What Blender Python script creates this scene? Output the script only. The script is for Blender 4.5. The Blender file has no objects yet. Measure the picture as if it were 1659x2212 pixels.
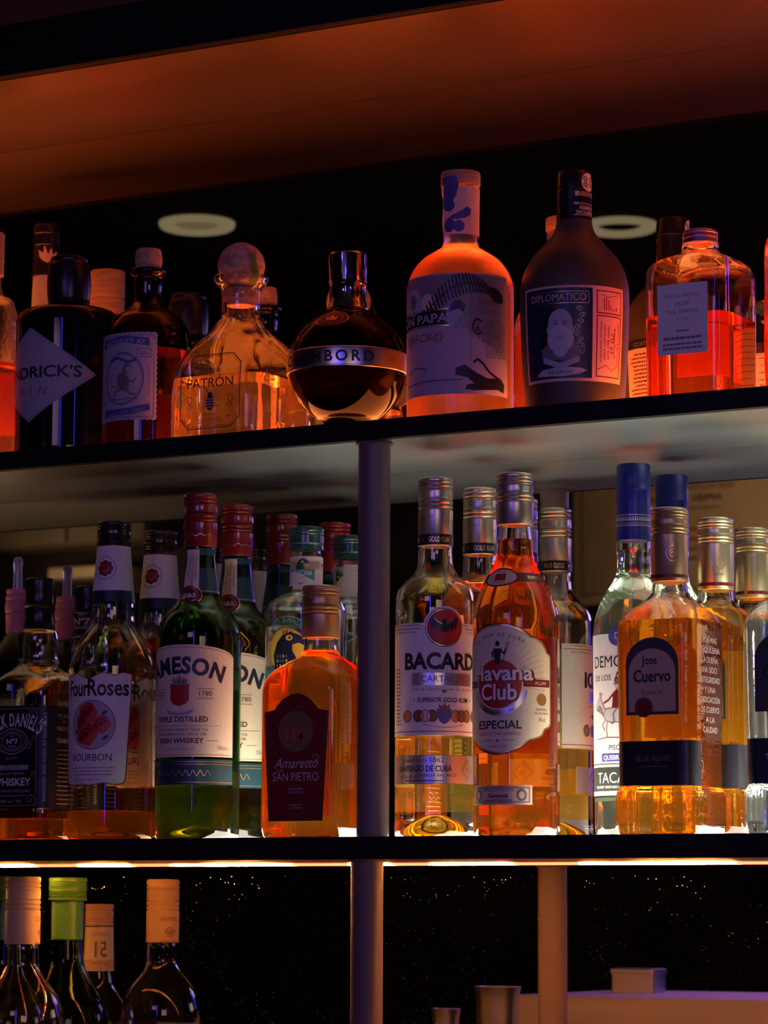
import bpy, bmesh, math, random
from mathutils import Vector, Matrix
random.seed(7)
S = bpy.context.scene
COL = S.collection
R = math.radians

# ------------------------------------------------------------------ camera
CAM = Vector((1.25258, -2.38251, -0.05984))
yaw, pitch, roll = 0.52276, 0.12879, 0.00452
F = Vector((-math.sin(yaw) * math.cos(pitch), math.cos(yaw) * math.cos(pitch), math.sin(pitch)))
Rt = Vector((math.cos(yaw), math.sin(yaw), 0))
Up = Rt.cross(F)
rx = Rt * math.cos(roll) + Up * math.sin(roll)
ux = Up * math.cos(roll) - Rt * math.sin(roll)
cd = bpy.data.cameras.new('camera')
cam = bpy.data.objects.new('camera', cd)
COL.objects.link(cam)
cam.matrix_world = Matrix(((rx.x, ux.x, -F.x, CAM.x), (rx.y, ux.y, -F.y, CAM.y), (rx.z, ux.z, -F.z, CAM.z), (0, 0, 0, 1)))
cd.sensor_fit = 'VERTICAL'
cd.sensor_height = 36
cd.lens = 108.0
cd.clip_start = 0.05
cd.dof.use_dof = True
cd.dof.focus_distance = 2.60
cd.dof.aperture_fstop = 15
S.camera = cam

# ------------------------------------------------------------------ render look, world, lights
S.view_settings.view_transform = 'Standard'
S.view_settings.look = 'None'
S.view_settings.gamma = 1
S.view_settings.exposure = 0.0
S.view_settings.use_curve_mapping = False
cy = S.cycles
cy.max_bounces = 20
cy.transmission_bounces = 18
cy.glossy_bounces = 8
cy.diffuse_bounces = 2
cy.transparent_max_bounces = 24
cy.sample_clamp_indirect = 3.0
cy.blur_glossy = 0.6
cy.use_denoising = True
cy.use_adaptive_sampling = True
cy.adaptive_threshold = 0.025
w = bpy.data.worlds.new('bar_dusk')
S.world = w
w.use_nodes = True
w.node_tree.nodes['Background'].inputs[0].default_value = (0.35, 0.22, 0.28, 1)
w.node_tree.nodes['Background'].inputs[1].default_value = 0.004

PANEL_WHITE = 22.0      # radiance of the white shelf light
PANEL_WARM = 12.0      # its dim warm end on the left
PANEL_ORANGE = 11.0     # radiance of the orange shelf light
STRIP = 900.0           # thin led strip under the middle shelf


def area(name, loc, target, size, size_y, power, color, spread=180):
    l = bpy.data.lights.new(name, 'AREA')
    l.shape = 'RECTANGLE'
    l.size, l.size_y = size, size_y
    l.energy = power
    l.color = color
    l.spread = R(spread)
    o = bpy.data.objects.new(name, l)
    COL.objects.link(o)
    o.location = loc
    o.rotation_euler = (Vector(target) - Vector(loc)).to_track_quat('-Z', 'Y').to_euler()
    return o


area('purple_bar_light', (0.2, -2.9, 0.80), (-0.1, 0, 0.15), 0.7, 0.4, 0.27, (0.76, 0.44, 1.0), 60)
area('blue_neon_light', (0.62, -2.6, 0.60), (0, 0, 0.25), 0.09, 1.0, 0.55, (0.045, 0.04, 1.0), 60)
area('blue_neon_light', (1.95, -1.9, 0.65), (0, 0, 0.25), 0.04, 0.6, 0.22, (0.06, 0.05, 1.0), 60)
area('warm_room_light', (2.0, -2.6, 0.5), (0.1, 0, 0.1), 0.9, 0.5, 0.50, (1.0, 0.62, 0.36), 60)
area('warm_rear_fill', (-0.9, -3.7, 1.05), (-1.75, -4.58, 0.85), 0.4, 0.2, 0.8, (1.0, 0.66, 0.38), 60)  # added fill aimed at the notice board, not a fixture of the room
area('warm_rear_fill', (-3.6, -3.9, 0.75), (-3.6, -4.58, 0.95), 0.4, 0.1, 0.22, (1.0, 0.70, 0.42), 70)  # second added fill, brightens the cupboard and its ledge
area('counter_purple_fill', (-0.05, -1.5, 0.9), (-0.12, -0.9, -0.16), 0.3, 0.2, 0.6, (0.60, 0.25, 1.0), 40)  # unseen fill added over the bar to light the machine housing purple

# ------------------------------------------------------------------ materials
MATS = {}


def mat(name, c=(0.5, 0.5, 0.5), rough=0.5, metal=0.0, trans=0.0, ior=1.45, bump=None, spec=0.5, coat=0.0):
    if name in MATS:
        return MATS[name]
    m = bpy.data.materials.new(name)
    m.use_nodes = True
    nt = m.node_tree
    b = nt.nodes['Principled BSDF']
    b.inputs['Base Color'].default_value = (*c, 1)
    b.inputs['Roughness'].default_value = rough
    b.inputs['Metallic'].default_value = metal
    b.inputs['Transmission Weight'].default_value = trans
    b.inputs['IOR'].default_value = ior
    b.inputs['Specular IOR Level'].default_value = spec
    b.inputs['Coat Weight'].default_value = coat
    if bump:
        scale, strength, stretch = bump
        tc = nt.nodes.new('ShaderNodeTexCoord')
        mp = nt.nodes.new('ShaderNodeMapping')
        mp.inputs['Scale'].default_value = stretch
        nz = nt.nodes.new('ShaderNodeTexNoise')
        nz.inputs['Scale'].default_value = scale
        nz.inputs['Detail'].default_value = 3
        bp = nt.nodes.new('ShaderNodeBump')
        bp.inputs['Strength'].default_value = strength
        bp.inputs['Distance'].default_value = 0.002
        nt.links.new(tc.outputs['Object'], mp.inputs['Vector'])
        nt.links.new(mp.outputs['Vector'], nz.inputs['Vector'])
        nt.links.new(nz.outputs['Fac'], bp.inputs['Height'])
        nt.links.new(bp.outputs['Normal'], b.inputs['Normal'])
    MATS[name] = m
    return m


def grain(m, scale, amount, stretch=(1, 1, 1)):
    """slight procedural colour variation of a surface (wear, fibres)"""
    nt = m.node_tree
    b = nt.nodes['Principled BSDF']
    c = tuple(b.inputs['Base Color'].default_value)[:3]
    tc = nt.nodes.new('ShaderNodeTexCoord')
    mp = nt.nodes.new('ShaderNodeMapping')
    mp.inputs['Scale'].default_value = stretch
    nz = nt.nodes.new('ShaderNodeTexNoise')
    nz.inputs['Scale'].default_value = scale
    nz.inputs['Detail'].default_value = 4
    rp = nt.nodes.new('ShaderNodeValToRGB')
    rp.color_ramp.elements[0].color = (*[x * (1 - amount) for x in c], 1)
    rp.color_ramp.elements[1].color = (*[min(1, x * (1 + amount)) for x in c], 1)
    rp.color_ramp.elements[0].position = 0.3
    rp.color_ramp.elements[1].position = 0.7
    nt.links.new(tc.outputs['Object'], mp.inputs['Vector'])
    nt.links.new(mp.outputs['Vector'], nz.inputs['Vector'])
    nt.links.new(nz.outputs['Fac'], rp.inputs['Fac'])
    nt.links.new(rp.outputs['Color'], b.inputs['Base Color'])
    return m


def emit(name, c, s):
    if name in MATS:
        return MATS[name]
    m = bpy.data.materials.new(name)
    m.use_nodes = True
    nt = m.node_tree
    nt.nodes.clear()
    o = nt.nodes.new('ShaderNodeOutputMaterial')
    e = nt.nodes.new('ShaderNodeEmission')
    e.inputs[0].default_value = (*c, 1)
    e.inputs[1].default_value = s
    nt.links.new(e.outputs[0], o.inputs[0])
    m.cycles.emission_sampling = 'FRONT_BACK'
    MATS[name] = m
    return m


def liq(name, c, haze=0.05):
    """spirit: clear tinted fluid filling the inside of the glass"""
    if name in MATS:
        return MATS[name]
    m = bpy.data.materials.new(name)
    m.use_nodes = True
    nt = m.node_tree
    nt.nodes.clear()
    o = nt.nodes.new('ShaderNodeOutputMaterial')
    e = nt.nodes.new('ShaderNodeBsdfTransparent')
    e.inputs[0].default_value = (*c, 1)
    tr = nt.nodes.new('ShaderNodeBsdfTranslucent')
    tr.inputs[0].default_value = (*c, 1)
    mx = nt.nodes.new('ShaderNodeMixShader')
    mx.inputs[0].default_value = haze
    nt.links.new(e.outputs[0], mx.inputs[1])
    nt.links.new(tr.outputs[0], mx.inputs[2])
    nt.links.new(mx.outputs[0], o.inputs[0])
    MATS[name] = m
    return m


GLASS = mat('clear_glass', (0.97, 0.985, 0.97), 0.0, trans=1, ior=1.42, bump=(18, 0.05, (1, 1, 1)))
GLASS_WAVY = mat('wavy_clear_glass', (0.97, 0.985, 0.97), 0.0, trans=1, ior=1.42, bump=(45, 0.25, (1, 1, 3)))
GLASS_PATRON = mat('handmade_clear_glass', (0.98, 0.97, 0.94), 0.03, trans=1, ior=1.42, bump=(30, 0.22, (1, 1, 1)))
GLASS_FROST = mat('misted_glass', (0.96, 0.91, 0.86), 0.34, trans=1, ior=1.40, bump=(260, 0.12, (1, 1, 1)))
GLASS_ROUGH = mat('bevelled_glass', (0.97, 0.90, 0.86), 0.16, trans=1, ior=1.42, bump=(120, 0.35, (1, 1, 1)))
GLASS_GREEN = mat('green_glass', (0.11, 0.28, 0.07), 0.0, trans=1, ior=1.42, bump=(18, 0.05, (1, 1, 1)))
GLASS_BROWN = mat('dark_brown_glass', (0.09, 0.035, 0.02), 0.02, trans=1, ior=1.42)
GLASS_PURPLE = mat('dark_purple_glass', (0.03, 0.002, 0.010), 0.0, trans=1, ior=1.22, spec=0.15)
GLASS_BLACK = mat('black_glass', (0.006, 0.006, 0.009), 0.06)
GLASS_MATTE = mat('matte_dark_glass', (0.075, 0.055, 0.030), 0.5)
GLASS_WHITE = mat('frosted_white_glass', (0.55, 0.42, 0.36), 0.55)
AMBER = liq('amber_spirit', (0.95, 0.62, 0.20))
GOLD_L = liq('gold_spirit', (0.98, 0.80, 0.34))
RUM = liq('dark_rum', (0.91, 0.46, 0.13))
AMARETTO = liq('orange_liqueur', (0.95, 0.48, 0.12))
CLEAR_L = liq('clear_spirit', (0.97, 0.99, 0.97))
PEACH_L = liq('peach_spirit', (0.98, 0.62, 0.50))
WHISKY_L = liq('red_amber_whisky', (0.97, 0.52, 0.26))

P_CREAM = grain(mat('cream_paper', (0.80, 0.72, 0.52), 0.6), 300, 0.05)
P_WHITE = grain(mat('white_paper', (0.82, 0.80, 0.76), 0.6), 300, 0.04)
P_GREY = mat('grey_lilac_paper', (0.44, 0.43, 0.48), 0.65)
P_BLACK = mat('black_paper', (0.012, 0.011, 0.016), 0.35)
P_NAVY = mat('navy_paper', (0.012, 0.020, 0.045), 0.4)
P_TEALDK = mat('dark_teal_paper', (0.012, 0.055, 0.075), 0.4)
P_TEAL = mat('teal_paper', (0.02, 0.30, 0.33), 0.5)
P_RED = mat('red_ink', (0.42, 0.02, 0.02), 0.45)
P_DRED = mat('dark_red_paper', (0.16, 0.008, 0.012), 0.45)
P_ROSE = mat('rose_ink', (0.55, 0.06, 0.05), 0.5)
P_YEL = mat('yellow_ink', (0.85, 0.62, 0.05), 0.5)
P_BLUE = mat('blue_ink', (0.06, 0.07, 0.30), 0.5)
P_PEACH = mat('peach_paper', (0.80, 0.50, 0.38), 0.6)
P_BEIGE = mat('beige_paper', (0.55, 0.40, 0.26), 0.6)
INK = mat('black_ink', (0.015, 0.012, 0.018), 0.5)
INK_G = mat('grey_ink', (0.18, 0.16, 0.18), 0.5)
INK_L = mat('pale_ink', (0.55, 0.53, 0.55), 0.5)
INK_W = mat('white_ink', (0.82, 0.82, 0.82), 0.5)
INK_BR = mat('brown_ink', (0.20, 0.10, 0.05), 0.5)
GOLD = mat('gold_foil', (0.78, 0.56, 0.26), 0.32, metal=0.85)
SILVER = mat('silver_foil', (0.62, 0.60, 0.62), 0.30, metal=0.85)
COPPER = mat('copper_foil', (0.62, 0.30, 0.18), 0.35, metal=0.8)
CAP_GOLD = mat('brushed_gold_cap', (0.66, 0.55, 0.34), 0.33, metal=0.9)
CAP_SILVER = mat('brushed_silver_cap', (0.60, 0.54, 0.44), 0.33, metal=0.9)
CAP_RED = mat('dark_red_cap', (0.22, 0.012, 0.018), 0.25, coat=0.6)
CAP_BROWN = mat('dark_brown_cap', (0.035, 0.014, 0.016), 0.3, coat=0.4)
CAP_BLACK = mat('black_cap', (0.010, 0.009, 0.012), 0.28)
CAP_BLUE = mat('cobalt_blue_cap', (0.002, 0.005, 0.14), 0.35)
CAP_TEAL = mat('dark_teal_cap', (0.010, 0.060, 0.070), 0.28, coat=0.4)
CAP_PURPLE = mat('violet_metal_cap', (0.45, 0.36, 0.52), 0.35, metal=0.8)
CAP_BRONZE = mat('bronze_cap', (0.50, 0.33, 0.18), 0.38, metal=0.75)
CAP_CREAM = mat('cream_cap', (0.80, 0.56, 0.26), 0.45)
CAP_PINK = mat('pink_cap', (0.62, 0.20, 0.26), 0.5)
CAP_GREEN = mat('olive_green_cap', (0.10, 0.28, 0.05), 0.35, metal=0.3)
CHROME = mat('polished_chrome', (0.70, 0.62, 0.68), 0.08, metal=1)
CORK = grain(mat('cork', (0.52, 0.30, 0.20), 0.8), 160, 0.35)
WOOD_CAP = grain(mat('wooden_stopper', (0.50, 0.27, 0.13), 0.55), 60, 0.25, (1, 1, 6))
RIBBON = mat('olive_ribbon', (0.20, 0.24, 0.04), 0.6)
ETCH = mat('etched_ink', (0.10, 0.04, 0.03), 0.5)

SHELF_BLACK = grain(mat('black_lacquer', (0.008, 0.006, 0.009), 0.5, spec=0.15), 20, 0.3)
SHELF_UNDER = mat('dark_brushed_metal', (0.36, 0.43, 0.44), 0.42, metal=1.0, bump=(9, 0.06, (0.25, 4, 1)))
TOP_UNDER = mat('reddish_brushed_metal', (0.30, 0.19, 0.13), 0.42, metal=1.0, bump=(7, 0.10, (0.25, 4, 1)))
COLUMN = grain(mat('painted_steel_column', (0.15, 0.105, 0.11), 0.45), 14, 0.2, (1, 1, 0.2))
DARK_WALL = grain(mat('dark_wall_paint', (0.030, 0.022, 0.020), 0.8), 6, 0.3)
BROWN_WALL = grain(mat('brown_panel', (0.16, 0.11, 0.07), 0.75), 4, 0.25)
REAR_WALL = grain(mat('dark_brown_panel', (0.035, 0.024, 0.018), 0.8), 4, 0.25)
FLOOR_M = grain(mat('dark_floor_tiles', (0.04, 0.03, 0.03), 0.4), 5, 0.3)
CEIL_M = mat('black_ceiling_paint', (0.006, 0.005, 0.006), 0.9)
COUNTER_M = mat('black_bar_top', (0.02, 0.018, 0.02), 0.3)
STEEL = mat('brushed_steel', (0.52, 0.50, 0.52), 0.32, metal=1)
STEEL_BOX = mat('painted_steel_housing', (0.50, 0.42, 0.42), 0.45, metal=0.2)

# ------------------------------------------------------------------ object helpers


def link(name, me, parent=None, label=None):
    o = bpy.data.objects.new(name, me)
    COL.objects.link(o)
    if parent:
        o.parent = parent
    if label:
        o['label'] = label
    return o


def finish(name, bm, mats, parent=None, smooth=True, angle=35, label=None):
    bmesh.ops.recalc_face_normals(bm, faces=bm.faces) if smooth != 'keep' else None
    me = bpy.data.meshes.new(name)
    bm.to_mesh(me)
    bm.free()
    for m in (mats if isinstance(mats, (list, tuple)) else [mats]):
        me.materials.append(m)
    if smooth:
        for p in me.polygons:
            p.use_smooth = True
        me.set_sharp_from_angle(angle=R(angle))
    return link(name, me, parent, label)


def thing(name, label, cat, loc=(0, 0, 0), rz=0, group=None):
    o = bpy.data.objects.new(name, None)
    o.empty_display_size = 0.02
    COL.objects.link(o)
    o.location = loc
    o.rotation_euler = (0, 0, rz)
    o['label'] = label
    o['category'] = cat
    if group:
        o['group'] = group
    return o


def tag(o, label=None, cat=None, group=None, kind=None):
    for k, v in (('label', label), ('category', cat), ('group', group), ('kind', kind)):
        if v:
            o[k] = v
    return o


def add_box(bm, lo, hi, mi=0, bevel=0):
    r = bmesh.ops.create_cube(bm, size=1)
    vs = r['verts']
    for v in vs:
        v.co = Vector([lo[i] + (v.co[i] + 0.5) * (hi[i] - lo[i]) for i in range(3)])
    fs = {f for v in vs for f in v.link_faces}
    for f in fs:
        f.material_index = mi
    if bevel:
        es = list({e for v in vs for e in v.link_edges})
        bmesh.ops.bevel(bm, geom=es, offset=bevel, segments=2, affect='EDGES', profile=0.5)


def box(name, lo, hi, m, parent=None, bevel=0):
    bm = bmesh.new()
    add_box(bm, lo, hi, 0, bevel)
    return finish(name, bm, m, parent, angle=40)


def norm(pts):
    """profile points as (z, hx, hy, rc) in mm; a plain (z, r) is round"""
    out = []
    for p in pts:
        out.append((p[0], p[1], p[1], p[1]) if len(p) == 2 else tuple(p))
    return out


def smooth_prof(pts, n=5):
    """Catmull-Rom through the profile; a repeated point is a sharp corner"""
    pts = norm(pts)
    segs, cur = [], [pts[0]]
    for p in pts[1:]:
        if p == cur[-1]:
            segs.append(cur)
            cur = [p]
        else:
            cur.append(p)
    segs.append(cur)
    out = []
    for s in segs:
        if len(s) == 1:
            out.append(s[0])
            continue
        for i in range(len(s) - 1):
            p0 = s[i - 1] if i > 0 else s[i]
            p1, p2 = s[i], s[i + 1]
            p3 = s[i + 2] if i + 2 < len(s) else s[i + 1]
            L = lambda a, b: max(1e-3, math.hypot(a[0] - b[0], a[1] - b[1]))
            d01, d12, d23 = L(p0, p1), L(p1, p2), L(p2, p3)
            for k in range(n):
                t = k / n
                q = []
                for c in range(4):
                    m1 = (p2[c] - p1[c])
                    if p0 is not p1:
                        m1 = ((p1[c] - p0[c]) / d01 * d12 + (p2[c] - p1[c])) / 2
                    m2 = (p2[c] - p1[c])
                    if p3 is not p2:
                        m2 = ((p3[c] - p2[c]) / d23 * d12 + (p2[c] - p1[c])) / 2
                    # keep straight runs straight
                    if abs(p1[c] - p2[c]) < 1e-6:
                        m1 = m2 = 0
                    h = (2 * t**3 - 3 * t**2 + 1) * p1[c] + (t**3 - 2 * t**2 + t) * m1 + (-2 * t**3 + 3 * t**2) * p2[c] + (t**3 - t**2) * m2
                    q.append(h)
                out.append(tuple(q))
        out.append(s[-1])
    return out


def ring(z, hx, hy, rc, n):
    rc = max(0.01, min(rc, hx, hy))
    q = n // 4
    out = []
    for c, (sx, sy) in enumerate(((1, 1), (-1, 1), (-1, -1), (1, -1))):
        for i in range(q):
            a = math.pi / 2 * (c + (i + 0.5) / q)
            out.append((sx * (hx - rc) + rc * math.cos(a), sy * (hy - rc) + rc * math.sin(a), z))
    return out


def loft(bm, rings, n=64, cap0=True, cap1=True, mi=0, knurl=None, scale=0.001):
    """rings: list of (z,hx,hy,rc) in mm; faces between them"""
    vr = []
    for k, (z, hx, hy, rc) in enumerate(rings):
        pts = ring(z, hx, hy, rc, n)
        if knurl and knurl[0] <= z <= knurl[1]:
            pts = [((x * (1.012 if (i // 1) % 2 else 0.988)), (y * (1.012 if (i // 1) % 2 else 0.988)), zz) for i, (x, y, zz) in enumerate(pts)]
        vr.append([bm.verts.new((x * scale, y * scale, zz * scale)) for x, y, zz in pts])
    fs = []
    for a, b in zip(vr[:-1], vr[1:]):
        for i in range(n):
            j = (i + 1) % n
            fs.append(bm.faces.new((a[i], a[j], b[j], b[i])))
    for flag, v in ((cap0, vr[0]), (cap1, vr[-1])):
        if flag is False:
            continue
        c = Vector((0, 0, 0))
        for x in v:
            c += x.co
        c /= n
        if flag is not True:
            c.z += flag * scale          # pushed-in centre (punt)
        cv = bm.verts.new(c)
        for i in range(n):
            fs.append(bm.faces.new((v[i], v[(i + 1) % n], cv)))
    for f in fs:
        f.material_index = mi
    return vr


class Prof:
    def __init__(s, pts):
        s.pts = smooth_prof(pts)
        s.asc = sorted(s.pts, key=lambda p: p[0])

    def at(s, z):
        a = s.asc
        if z <= a[0][0]:
            return a[0][1:]
        for p, q in zip(a[:-1], a[1:]):
            if p[0] <= z <= q[0]:
                t = 0 if q[0] - p[0] < 1e-6 else (z - p[0]) / (q[0] - p[0])
                return tuple(p[i] + (q[i] - p[i]) * t for i in (1, 2, 3))
        return a[-1][1:]


def glass_body(root, pts, m, level=None, t=2.4, base=7, punt=4, n=64, name='glass_body'):
    """outer skin down to the foot; a cavity from the rim to the level of the drink"""
    P = Prof(pts)
    outer = [p for p in P.pts]                      # top to bottom
    bot = outer[-1]
    bm = bmesh.new()
    foot = [(bot[0] * 0.4 + 0.0, bot[1] - 0.8, bot[2] - 0.8, max(0.2, bot[3] - 0.8)), (0.3, bot[1] - 3.2, bot[2] - 3.2, max(0.2, bot[3] - 3.2)), (0.3, bot[1] * 0.80, bot[2] * 0.80, bot[3] * 0.80),
            (punt * 0.55, bot[1] * 0.5, bot[2] * 0.5, bot[3] * 0.5), (punt * 0.9, bot[1] * 0.22, bot[2] * 0.22, bot[3] * 0.22)]
    inner = []
    lv = base if level is None else level
    for p in outer:
        if p[0] < lv:
            break
        inner.append((p[0], p[1] - t, p[2] - t, max(0.3, p[3] - t)))
    e = P.at(lv)
    inner.append((lv, e[0] - t, e[1] - t, max(0.3, e[2] - t)))
    rings = inner[::-1] + outer + foot
    # rim: inner top joins outer top
    loft(bm, rings, n, True if level is not None else punt * 0.8, punt * 0.1)
    return finish(name, bm, m, root, angle=50), P


def liquid(root, P, level, m, t=2.4, base=7, punt=4, n=48):
    bm = bmesh.new()
    rings = []
    e = P.at(base)
    ins = t
    rings.append((base, e[0] - ins - 2, e[1] - ins - 2, max(0.3, e[2] - ins - 2)))
    z = base + 2
    while z < level - 1:
        e = P.at(z)
        rings.append((z, e[0] - ins, e[1] - ins, max(0.3, e[2] - ins)))
        z += 3
    e = P.at(level - 0.3)
    rings.append((level - 0.3, e[0] - ins, e[1] - ins, max(0.3, e[2] - ins)))
    loft(bm, rings, n, True, True)
    return finish('liquid', bm, m, root)


def lathe(name, root, pts, m, n=64, knurl=None, angle=35, label=None, smooth=True):
    bm = bmesh.new()
    loft(bm, smooth_prof(pts) if smooth else norm(pts), n, True, True, 0, knurl)
    return finish(name, bm, m, root, angle=angle, label=label)


def screw_cap(root, z0, z1, r, m, skirt=0.55, name='screw_cap', n=96, ribs=True):
    """roll-on cap: rounded top, beads, knurled ring, plain skirt"""
    h = z1 - z0
    zs = z1 - h * (1 - skirt)                      # lower end of the ribbed part
    pr = [(z1, r * 0.80), (z1, r * 0.92), (z1 - 0.8, r * 0.985), (z1 - 2, r)]
    if ribs:
        zt = zs
        span = z1 - 3 - zt
        for f0 in (0.10, 0.24, 0.62, 0.78, 0.92):
            zc = z1 - 3 - span * f0
            pr += [(zc + 0.9, r), (zc + 0.45, r * 0.955), (zc, r * 0.93), (zc - 0.45, r * 0.955), (zc - 0.9, r * 1.01)]
        kn = (z1 - 3 - span * 0.54, z1 - 3 - span * 0.32)
        for k in range(5):
            pr.append((kn[1] - (kn[1] - kn[0]) * k / 4, r * 0.985))
        pr.sort(key=lambda p: -p[0])
    else:
        kn = None
    pr += [(z0 + 0.5, r), (z0, r * 0.98), (z0, r * 0.6)]
    bm = bmesh.new()
    loft(bm, norm(pr), n, True, True, 0, kn)
    return finish(name, bm, m, root, angle=60)


# ------------------------------------------------------------------ lettering and labels
GLY = {}


def glyphs(bold):
    cu = bpy.data.curves.new('type', 'FONT')
    cu.size = 1
    cu.resolution_u = 3
    cu.offset = (0.0, 0.022, 0.042)[bold]
    o = bpy.data.objects.new('type', cu)
    COL.objects.link(o)

    def ev(s):
        cu.body = s
        bpy.context.view_layer.update()
        dg = bpy.context.evaluated_depsgraph_get()
        me = bpy.data.meshes.new_from_object(o.evaluated_get(dg))
        vs = [(v.co.x, v.co.y) for v in me.vertices]
        fs = [tuple(p.vertices) for p in me.polygons]
        bpy.data.meshes.remove(me)
        return vs, fs
    d = {}
    hv, _ = ev('H')
    cap = max(v[1] for v in hv)
    hb = max(v[0] for v in hv)
    for c in "ABCDEFGHIJKLMNOPQRSTUVWXYZabcdefghijklmnopqrstuvwxyz0123456789.,'&%-*ÓÁÇÑÈóáñèéÉº":
        vs, fs = ev(c)
        if not vs:
            continue
        v2, _ = ev(c + 'H')
        adv = max(v[0] for v in v2) - hb
        d[c] = ([(x / cap, y / cap) for x, y in vs], fs, adv / cap)
    v2, _ = ev('H H')
    v3, _ = ev('HH')
    d[' '] = ([], [], (max(v[0] for v in v2) - max(v[0] for v in v3)) / cap)
    bpy.data.objects.remove(o)
    bpy.data.curves.remove(cu)
    return d


GLY[0] = glyphs(0)
GLY[1] = glyphs(1)
GLY[2] = glyphs(2)


class Canvas:
    """flat label artwork in mm: pieces on thin layers, each with a material"""

    def __init__(s):
        s.bm = bmesh.new()
        s.mats = []
        s.layer = 0

    def mi(s, m):
        if m not in s.mats:
            s.mats.append(m)
        return s.mats.index(m)

    def poly(s, pts, m, layer):
        vs = [s.bm.verts.new((x, y, layer)) for x, y in pts]
        try:
            f = s.bm.faces.new(vs)
        except ValueError:
            return
        f.material_index = s.mi(m)

    def rect(s, x0, y0, x1, y1, m, layer):
        s.poly([(x0, y0), (x1, y0), (x1, y1), (x0, y1)], m, layer)

    def frame(s, x0, y0, x1, y1, w, m, layer):
        for a in ((x0, y0, x1, y0 + w), (x0, y1 - w, x1, y1), (x0, y0 + w, x0 + w, y1 - w), (x1 - w, y0 + w, x1, y1 - w)):
            s.rect(*a, m, layer)

    def ell(s, cx, cy, a, b, m, layer, n=36, rot=0):
        c, d = math.cos(rot), math.sin(rot)
        pts = []
        for i in range(n):
            t = 2 * math.pi * i / n
            x, y = a * math.cos(t), b * math.sin(t)
            pts.append((cx + c * x - d * y, cy + d * x + c * y))
        s.poly(pts, m, layer)

    def ringe(s, cx, cy, a, b, w, m, layer, n=40, t0=0, t1=360):
        for i in range(n):
            u, v = R(t0 + (t1 - t0) * i / n), R(t0 + (t1 - t0) * (i + 1) / n)
            s.poly([(cx + a * math.cos(u), cy + b * math.sin(u)), (cx + a * math.cos(v), cy + b * math.sin(v)),
                    (cx + (a - w) * math.cos(v), cy + (b - w) * math.sin(v)), (cx + (a - w) * math.cos(u), cy + (b - w) * math.sin(u))], m, layer)

    def line(s, pts, w, m, layer):
        for (x0, y0), (x1, y1) in zip(pts[:-1], pts[1:]):
            d = math.hypot(x1 - x0, y1 - y0)
            if d < 1e-6:
                continue
            nx, ny = -(y1 - y0) / d * w / 2, (x1 - x0) / d * w / 2
            s.poly([(x0 + nx, y0 + ny), (x0 - nx, y0 - ny), (x1 - nx, y1 - ny), (x1 + nx, y1 + ny)], m, layer)

    def curl(s, x, y, r, w, m, layer, flip=1, turns=1.2):
        pts = []
        for i in range(18):
            t = i / 17
            a = t * turns * 2 * math.pi
            pts.append((x + flip * r * (1 - 0.75 * t) * math.cos(a), y + r * (1 - 0.75 * t) * math.sin(a)))
        s.line(pts, w, m, layer)

    def star(s, x, y, r, m, layer):
        s.poly([(x + (r if i % 2 == 0 else r * 0.42) * math.sin(i * math.pi / 5), y + (r if i % 2 == 0 else r * 0.42) * math.cos(i * math.pi / 5)) for i in range(10)], m, layer)

    def text(s, t, x, y, h, m, layer, w=None, bold=0, arc=None, shear=0, grow=None, rot=0, space=0):
        """centred at x, baseline y, cap height h, total width w; arc = radius of the baseline"""
        G = GLY[bold]
        adv = sum(G[c][2] + space for c in t if c in G) - space
        sx = h if w is None else w / adv
        pen = -adv * sx / 2
        mi = s.mi(m)
        cr, sr = math.cos(rot), math.sin(rot)
        for c in t:
            if c not in G:
                continue
            vs, fs, ad = G[c]
            out = []
            mid = (pen + ad * sx / 2)
            hh = h * (1 + (grow * abs(mid) / (adv * sx / 2) if grow else 0))
            for vx, vy in vs:
                px, py = pen + vx * sx + shear * vy * h, vy * hh
                if arc:
                    a = mid / arc
                    lx = px - mid
                    X = arc * math.sin(a) + lx * math.cos(a) + py * math.sin(a)
                    Y = arc * math.cos(a) - arc - lx * math.sin(a) + py * math.cos(a)
                    px, py = X, Y
                if rot:
                    px, py = cr * px - sr * py, sr * px + cr * py
                out.append(s.bm.verts.new((x + px, y + py, layer)))
            for f in fs:
                try:
                    ff = s.bm.faces.new([out[i] for i in f])
                    ff.material_index = mi
                except ValueError:
                    pass
            pen += (ad + space) * sx

    def lines(s, x, y0, y1, n, w, h, m, layer, jit=0.25):
        """rows of print too small to read"""
        for i in range(n):
            yy = y0 + (y1 - y0) * i / max(1, n - 1)
            ww = w * (1 - jit * random.random())
            xx = x - ww / 2
            while xx < x + ww / 2 - 0.5:
                l = min(random.uniform(1.2, 4.0), x + ww / 2 - xx)
                s.rect(xx, yy, xx + l, yy + h, m, layer)
                xx += l + 0.6

    def wrap(s, name, root, P, z0, phi=0.0, x0=0.0, off=0.28, step=0.12, cut=2.5, ycut=None, label=None):
        """bend the artwork round the bottle: x runs along the skin, y is height"""
        bm = s.bm
        bmesh.ops.triangulate(bm, faces=bm.faces[:])
        xs = [v.co.x for v in bm.verts]
        ys = [v.co.y for v in bm.verts]

        def slice_(lo, hi, d, nrm):
            k = math.ceil(lo / d) * d
            while k < hi:
                if k > lo + 1e-4:
                    co = (k, 0, 0) if nrm[0] else (0, k, 0)
                    bmesh.ops.bisect_plane(bm, geom=bm.verts[:] + bm.edges[:] + bm.faces[:], plane_co=co, plane_no=nrm, dist=1e-5)
                k += d
        if cut:
            slice_(min(xs), max(xs), cut, (1, 0, 0))
        if ycut:
            slice_(min(ys), max(ys), ycut, (0, 1, 0))
        hx, hy, rc = P.at(z0)
        rref = hx
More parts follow.
